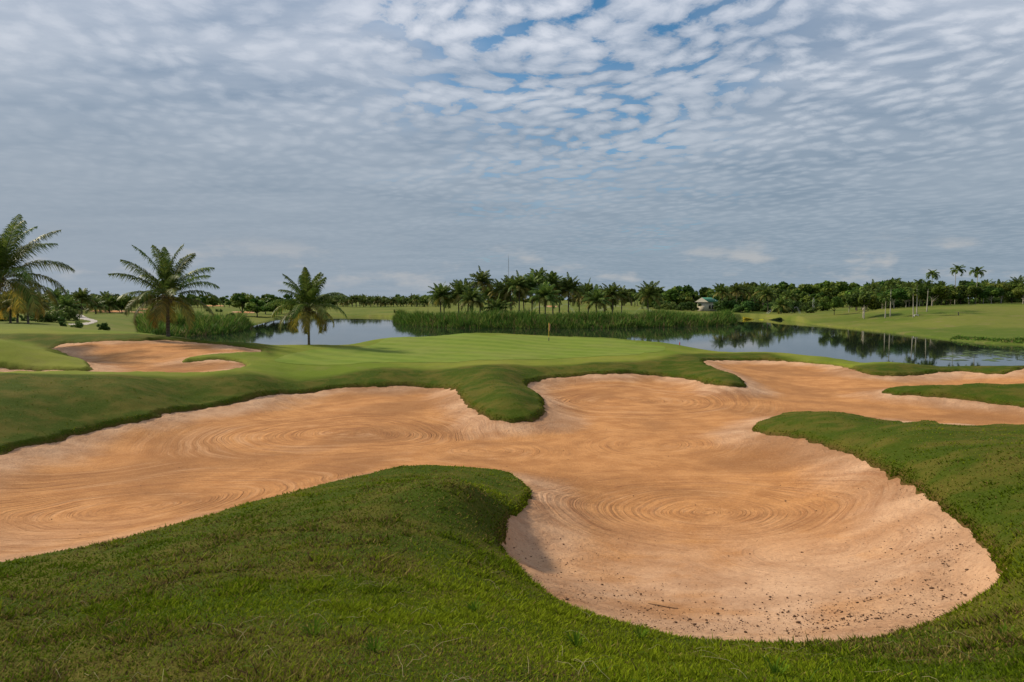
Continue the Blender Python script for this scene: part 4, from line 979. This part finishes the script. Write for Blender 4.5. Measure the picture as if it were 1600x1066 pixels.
# mast beyond the grove
d = 640; p = spot(794.5, d); root = empty('radio_mast', p); tag(root, 'thin grey radio mast rising behind the palm grove', 'mast')
zt = zrow(397, d) - p[2]; mb = MB()
for a in range(3):
    c, s = math.cos(a * 2.094), math.sin(a * 2.094); mb.tube([(c * .45, s * .45, 0), (c * .3, s * .3, zt * .78), (c * .12, s * .12, zt * 0.9)], .09, 4)
for q in range(int(zt / 1.5)):
    z = q * 1.5; r = 0.42 * (1 - z / zt * .7)
    for a in range(3):
        c0, s0, c1, s1 = math.cos(a * 2.094), math.sin(a * 2.094), math.cos((a + 1) * 2.094), math.sin((a + 1) * 2.094)
        mb.tube([(c0 * r, s0 * r, z), (c1 * r, s1 * r, min(z + 1.5, zt * .9))], .045, 3)
mb.build('tower', T_METAL, root)
mb = MB(); mb.tube([(0, 0, zt * .84), (0, 0, zt)], [.14, .05], 5); mb.build('antenna', T_METAL, root)
# flagstick
x, y = cast(857.5, 535); p = (x, y, float(ground_z(x, y)[0])); ft = zrow(504.5, y) - p[2]
root = empty('flagstick', p); tag(root, 'golf flagstick with small orange flag standing on the green', 'flagstick')
mb = MB(); mb.tube([(0, 0, -.05), (0, 0, ft * .25)], .035, 6); mb.build('lower_pole', T_BLK, root)
mb = MB(); mb.tube([(0, 0, ft * .25), (0, 0, ft)], .02, 6); mb.build('pole', T_YEL, root)
mb = MB(); V = []; Q = []
for i in range(9):
    t = i / 8; yy = .05 * math.sin(t * 7); 
    V += [(0.02 + t * .11, yy, ft - .03 - t * .10), (0.02 + t * .09, yy * .6, ft - .80 + t * .14)]
for i in range(8): Q.append((2 * i, 2 * i + 2, 2 * i + 3, 2 * i + 1))
mb.add(V, None, Q); V2 = [(a, b + .012, c) for a, b, c in V]; mb.add(V2, None, [q[::-1] for q in Q]); mb.build('flag', T_FLAG, root)
# thin worn drain line in the turf by the lakeside palm
Pl = [cast(*q) for q in ((485,542),(470,547),(456,555),(447,564),(440,573))]; V = []; Q = []
Pl = [np.array(a) * (1 - t) + np.array(b) * t for a, b in zip(Pl[:-1], Pl[1:]) for t in (0, .25, .5, .75)]
for i in range(len(Pl)):
    t_ = Pl[min(i + 1, len(Pl) - 1)] - Pl[max(i - 1, 0)]; t_ = t_ / np.hypot(*t_); nn = np.array([-t_[1], t_[0]]) * .11
    for q in (Pl[i] - nn, Pl[i] + nn): V.append((q[0], q[1], float(ground_z(q[0], q[1])[0]) + .05))
    if i: Q.append((2 * i - 2, 2 * i - 1, 2 * i + 1, 2 * i))
tag(mesh_np('drain_line', V, np.array(Q), plain('drain_soil', (0.04, 0.06, 0.015), 0.95)), kind='structure')
# hole rim
mb = MB(); n = 20
mb.tube([(math.cos(a) * .055, math.sin(a) * .055, .02) for a in np.linspace(0, 2 * math.pi, n)], .008, 4); mb.build('cup_rim', T_WHITE, root)
# marker posts
def post(px, base, top, label, material, r=0.06):
    x, y = cast(px, base); z = float(ground_z(x, y)[0]); h = zrow(top, y) - z
    root = empty('marker_post', (x, y, z)); tag(root, label, 'post')
    mb = MB(); mb.tube([(0, 0, -.1), (0, 0, h * .8)], r, 8); mb.build('shaft', material, root)
    mb = MB(); mb.tube([(0, 0, h * .8), (0, 0, h * .97), (0, 0, h)], [r * 1.15, r * 1.15, r * .5], 8); mb.build('cap', material, root)
post(1497.5, 494, 488, 'small dark post on the mown slope of the right bank', T_BLK, 0.09)
post(1062, 540, 534.5, 'small red hazard post at the lake edge right of the green', T_RED, 0.05)
# drinking box / ball washer near the pair of palms
x, y = cast(1431, 495); z = float(ground_z(x, y)[0]); root = empty('white_bench', (x, y, z)); tag(root, 'low white box bench at the foot of the close pair of palms', 'bench')
mb = MB(); mb.box(-.5, .5, -.22, .22, .38, .46); mb.build('seat', T_WHITE, root, False)
for s in (-.4, .4):
    mb = MB(); mb.box(s - .05, s + .05, -.2, .2, -.1, .38); mb.build('leg', T_WHITE, root, False)

# clipped beds at the far shore: yellow flowers, dark hedge
def hedge(px0, px1, d, h, colors, name, label, cat):
    x0 = (px0 - 800) / F * d; x1 = (px1 - 800) / F * d; n = 1800; rng = np.random.RandomState(int(px0))
    P = np.stack([rng.uniform(x0, x1, n), d + rng.uniform(-.9, .9, n), rng.uniform(0, 1, n) ** .5 * h], 1); P[:, 2] += ground_z(P[:, 0], P[:, 1])
    nn = rng.normal(0, 1, (n, 3)); nn /= np.linalg.norm(nn, axis=1)[:, None]; t = np.cross(nn, rng.normal(0, 1, (n, 3))); t /= np.linalg.norm(t, axis=1)[:, None]; b = np.cross(nn, t); s = .22
    V = np.stack([P - t * s, P - b * s * .6, P + t * s, P + b * s * .6], 1).reshape(-1, 3); top = P[:, 2] - ground_z(P[:, 0], P[:, 1]) > h * .35
    col = np.where(top[:, None], np.array([colors[0]]), np.array([colors[1]])) * rng.uniform(.7, 1.3, n)[:, None]
    o = mesh_np(name, V, np.arange(n * 4).reshape(-1, 4), T_LEAF, cols=np.repeat(col, 4, 0), smooth=False); tag(o, label, cat)
hedge(1162, 1176, 198, 1.5, ((0.50, 0.46, 0.04), (0.08, 0.12, 0.02)), 'flower_hedge', 'left clump of yellow flowering hedge above the far sand edge', 'hedge')
hedge(1176.5, 1191, 195, 1.3, ((0.50, 0.46, 0.04), (0.08, 0.12, 0.02)), 'flower_hedge', 'right clump of yellow flowering hedge, next to the dark hedge', 'hedge')
hedge(1194, 1220, 193, .9, ((0.03, 0.055, 0.015), (0.025, 0.045, 0.012)), 'clipped_hedge', 'low dark clipped hedge at the far shore right of the yellow one', 'hedge')

# sprinklers and their water
def spray_material():
    m, k = mat('spray'); d = k.n('ShaderNodeBsdfDiffuse'); d.inputs[0].default_value = (0.85, 0.87, 0.88, 1)
    t = k.n('ShaderNodeBsdfTransparent'); mx = k.n('ShaderNodeMixShader')
    pos = k.n('ShaderNodeTexCoord').outputs['Object']; n = k.noise(pos, 2.5, 4, 0.7)
    k.l(k.ss(n, 0.35, 0.7, 0.02, 0.22), mx.inputs[0]); k.l(t.outputs[0], mx.inputs[1]); k.l(d.outputs[0], mx.inputs[2]); finish(k, mx.outputs[0]); return m
T_SPRAY = spray_material()
def sprinkler(px, d, jets, label):
    p = spot(px, d); root = empty('sprinkler', p); tag(root, label, 'sprinkler', 'running lawn sprinklers')
    mb = MB(); mb.tube([(0, 0, -.1), (0, 0, .25), (0, 0, .3)], [.08, .08, .05], 8); mb.build('nozzle', T_BLK, root)
    for (dx, up, ln) in jets:      # parabola
        mb = MB(); P = []; rad = []
        for i in range(15):
            t = i / 14; P.append((dx * ln * t, 0.3 * ln * t, .3 + up * 4 * t * (1 - t) * .5 + up * .5 * t * (1 - t) - 0.28 * t * t)); rad.append(.035 + .30 * t ** 1.6)
        mb.tube(P, rad, 7); mb.build('water_jet', T_SPRAY, root)
sprinkler(991, 200, [(-1, 3.4, 11), (1, 2.6, 6)], 'sprinkler throwing two arcs between island palms on the right half')
sprinkler(871, 200, [(-1, 3.0, 9), (1, 4.0, 5)], 'sprinkler running behind the grove beside the flag column')
sprinkler(1237, 215, [(-1, 3.0, 7), (1, 3.2, 3)], 'sprinkler with low arcs left of the fountain')
p = spot(1270, 225); root = empty('fountain', p); tag(root, 'tall white water jet on the fairway beyond the far shore', 'fountain')
mb = MB(); mb.tube([(0, 0, -.1), (0, 0, .3)], .12, 8); mb.build('nozzle', T_BLK, root)
ht = zrow(466, 225) - p[2]; mb = MB(); mb.tube([(0, 0, .3), (0.05, 0, ht * .4), (.12, 0, ht * .75), (.1, 0, ht)], [.16, .32, .42, .12], 8); mb.build('water_jet', T_SPRAY, root)

# lily pads at the right
def lilies():
    mb = MB()
    for i in range(150):
        if i < 90: px, d = RS.uniform(1480, 1640), RS.uniform(64, 78)
        else: px, d = RS.uniform(1440, 1640), RS.uniform(52.5, 57)
        x = (px - 800) / F * d; r = RS.uniform(.18, .55); n = 9; V = [(x, d, .02)] + [(x + math.cos(a) * r * RS.uniform(.85, 1.1), d + math.sin(a) * r, .022) for a in np.linspace(.3, 6.0, n)]
        mb.add(V, [(0, j + 1, j + 2) for j in range(n - 1)], None, np.array([.10, .15, .05]) * RS.uniform(.6, 1.5))
    tag(mb.build('lily_pads', T_LEAF, smooth=False), 'floating lily pads on the lake by the right bank', 'lily pads', kind='stuff')
lilies()
reeds('short bright waterside plants along the foot of the right bank', band([(1485,97.5),(1500,95.5),(1560,88.6),(1600,86.6),(1700,82),(1700,85),(1600,90),(1560,92),(1500,99)]), 6000, 0.25, 0.6)
print('built', len(C.objects), 'objects')
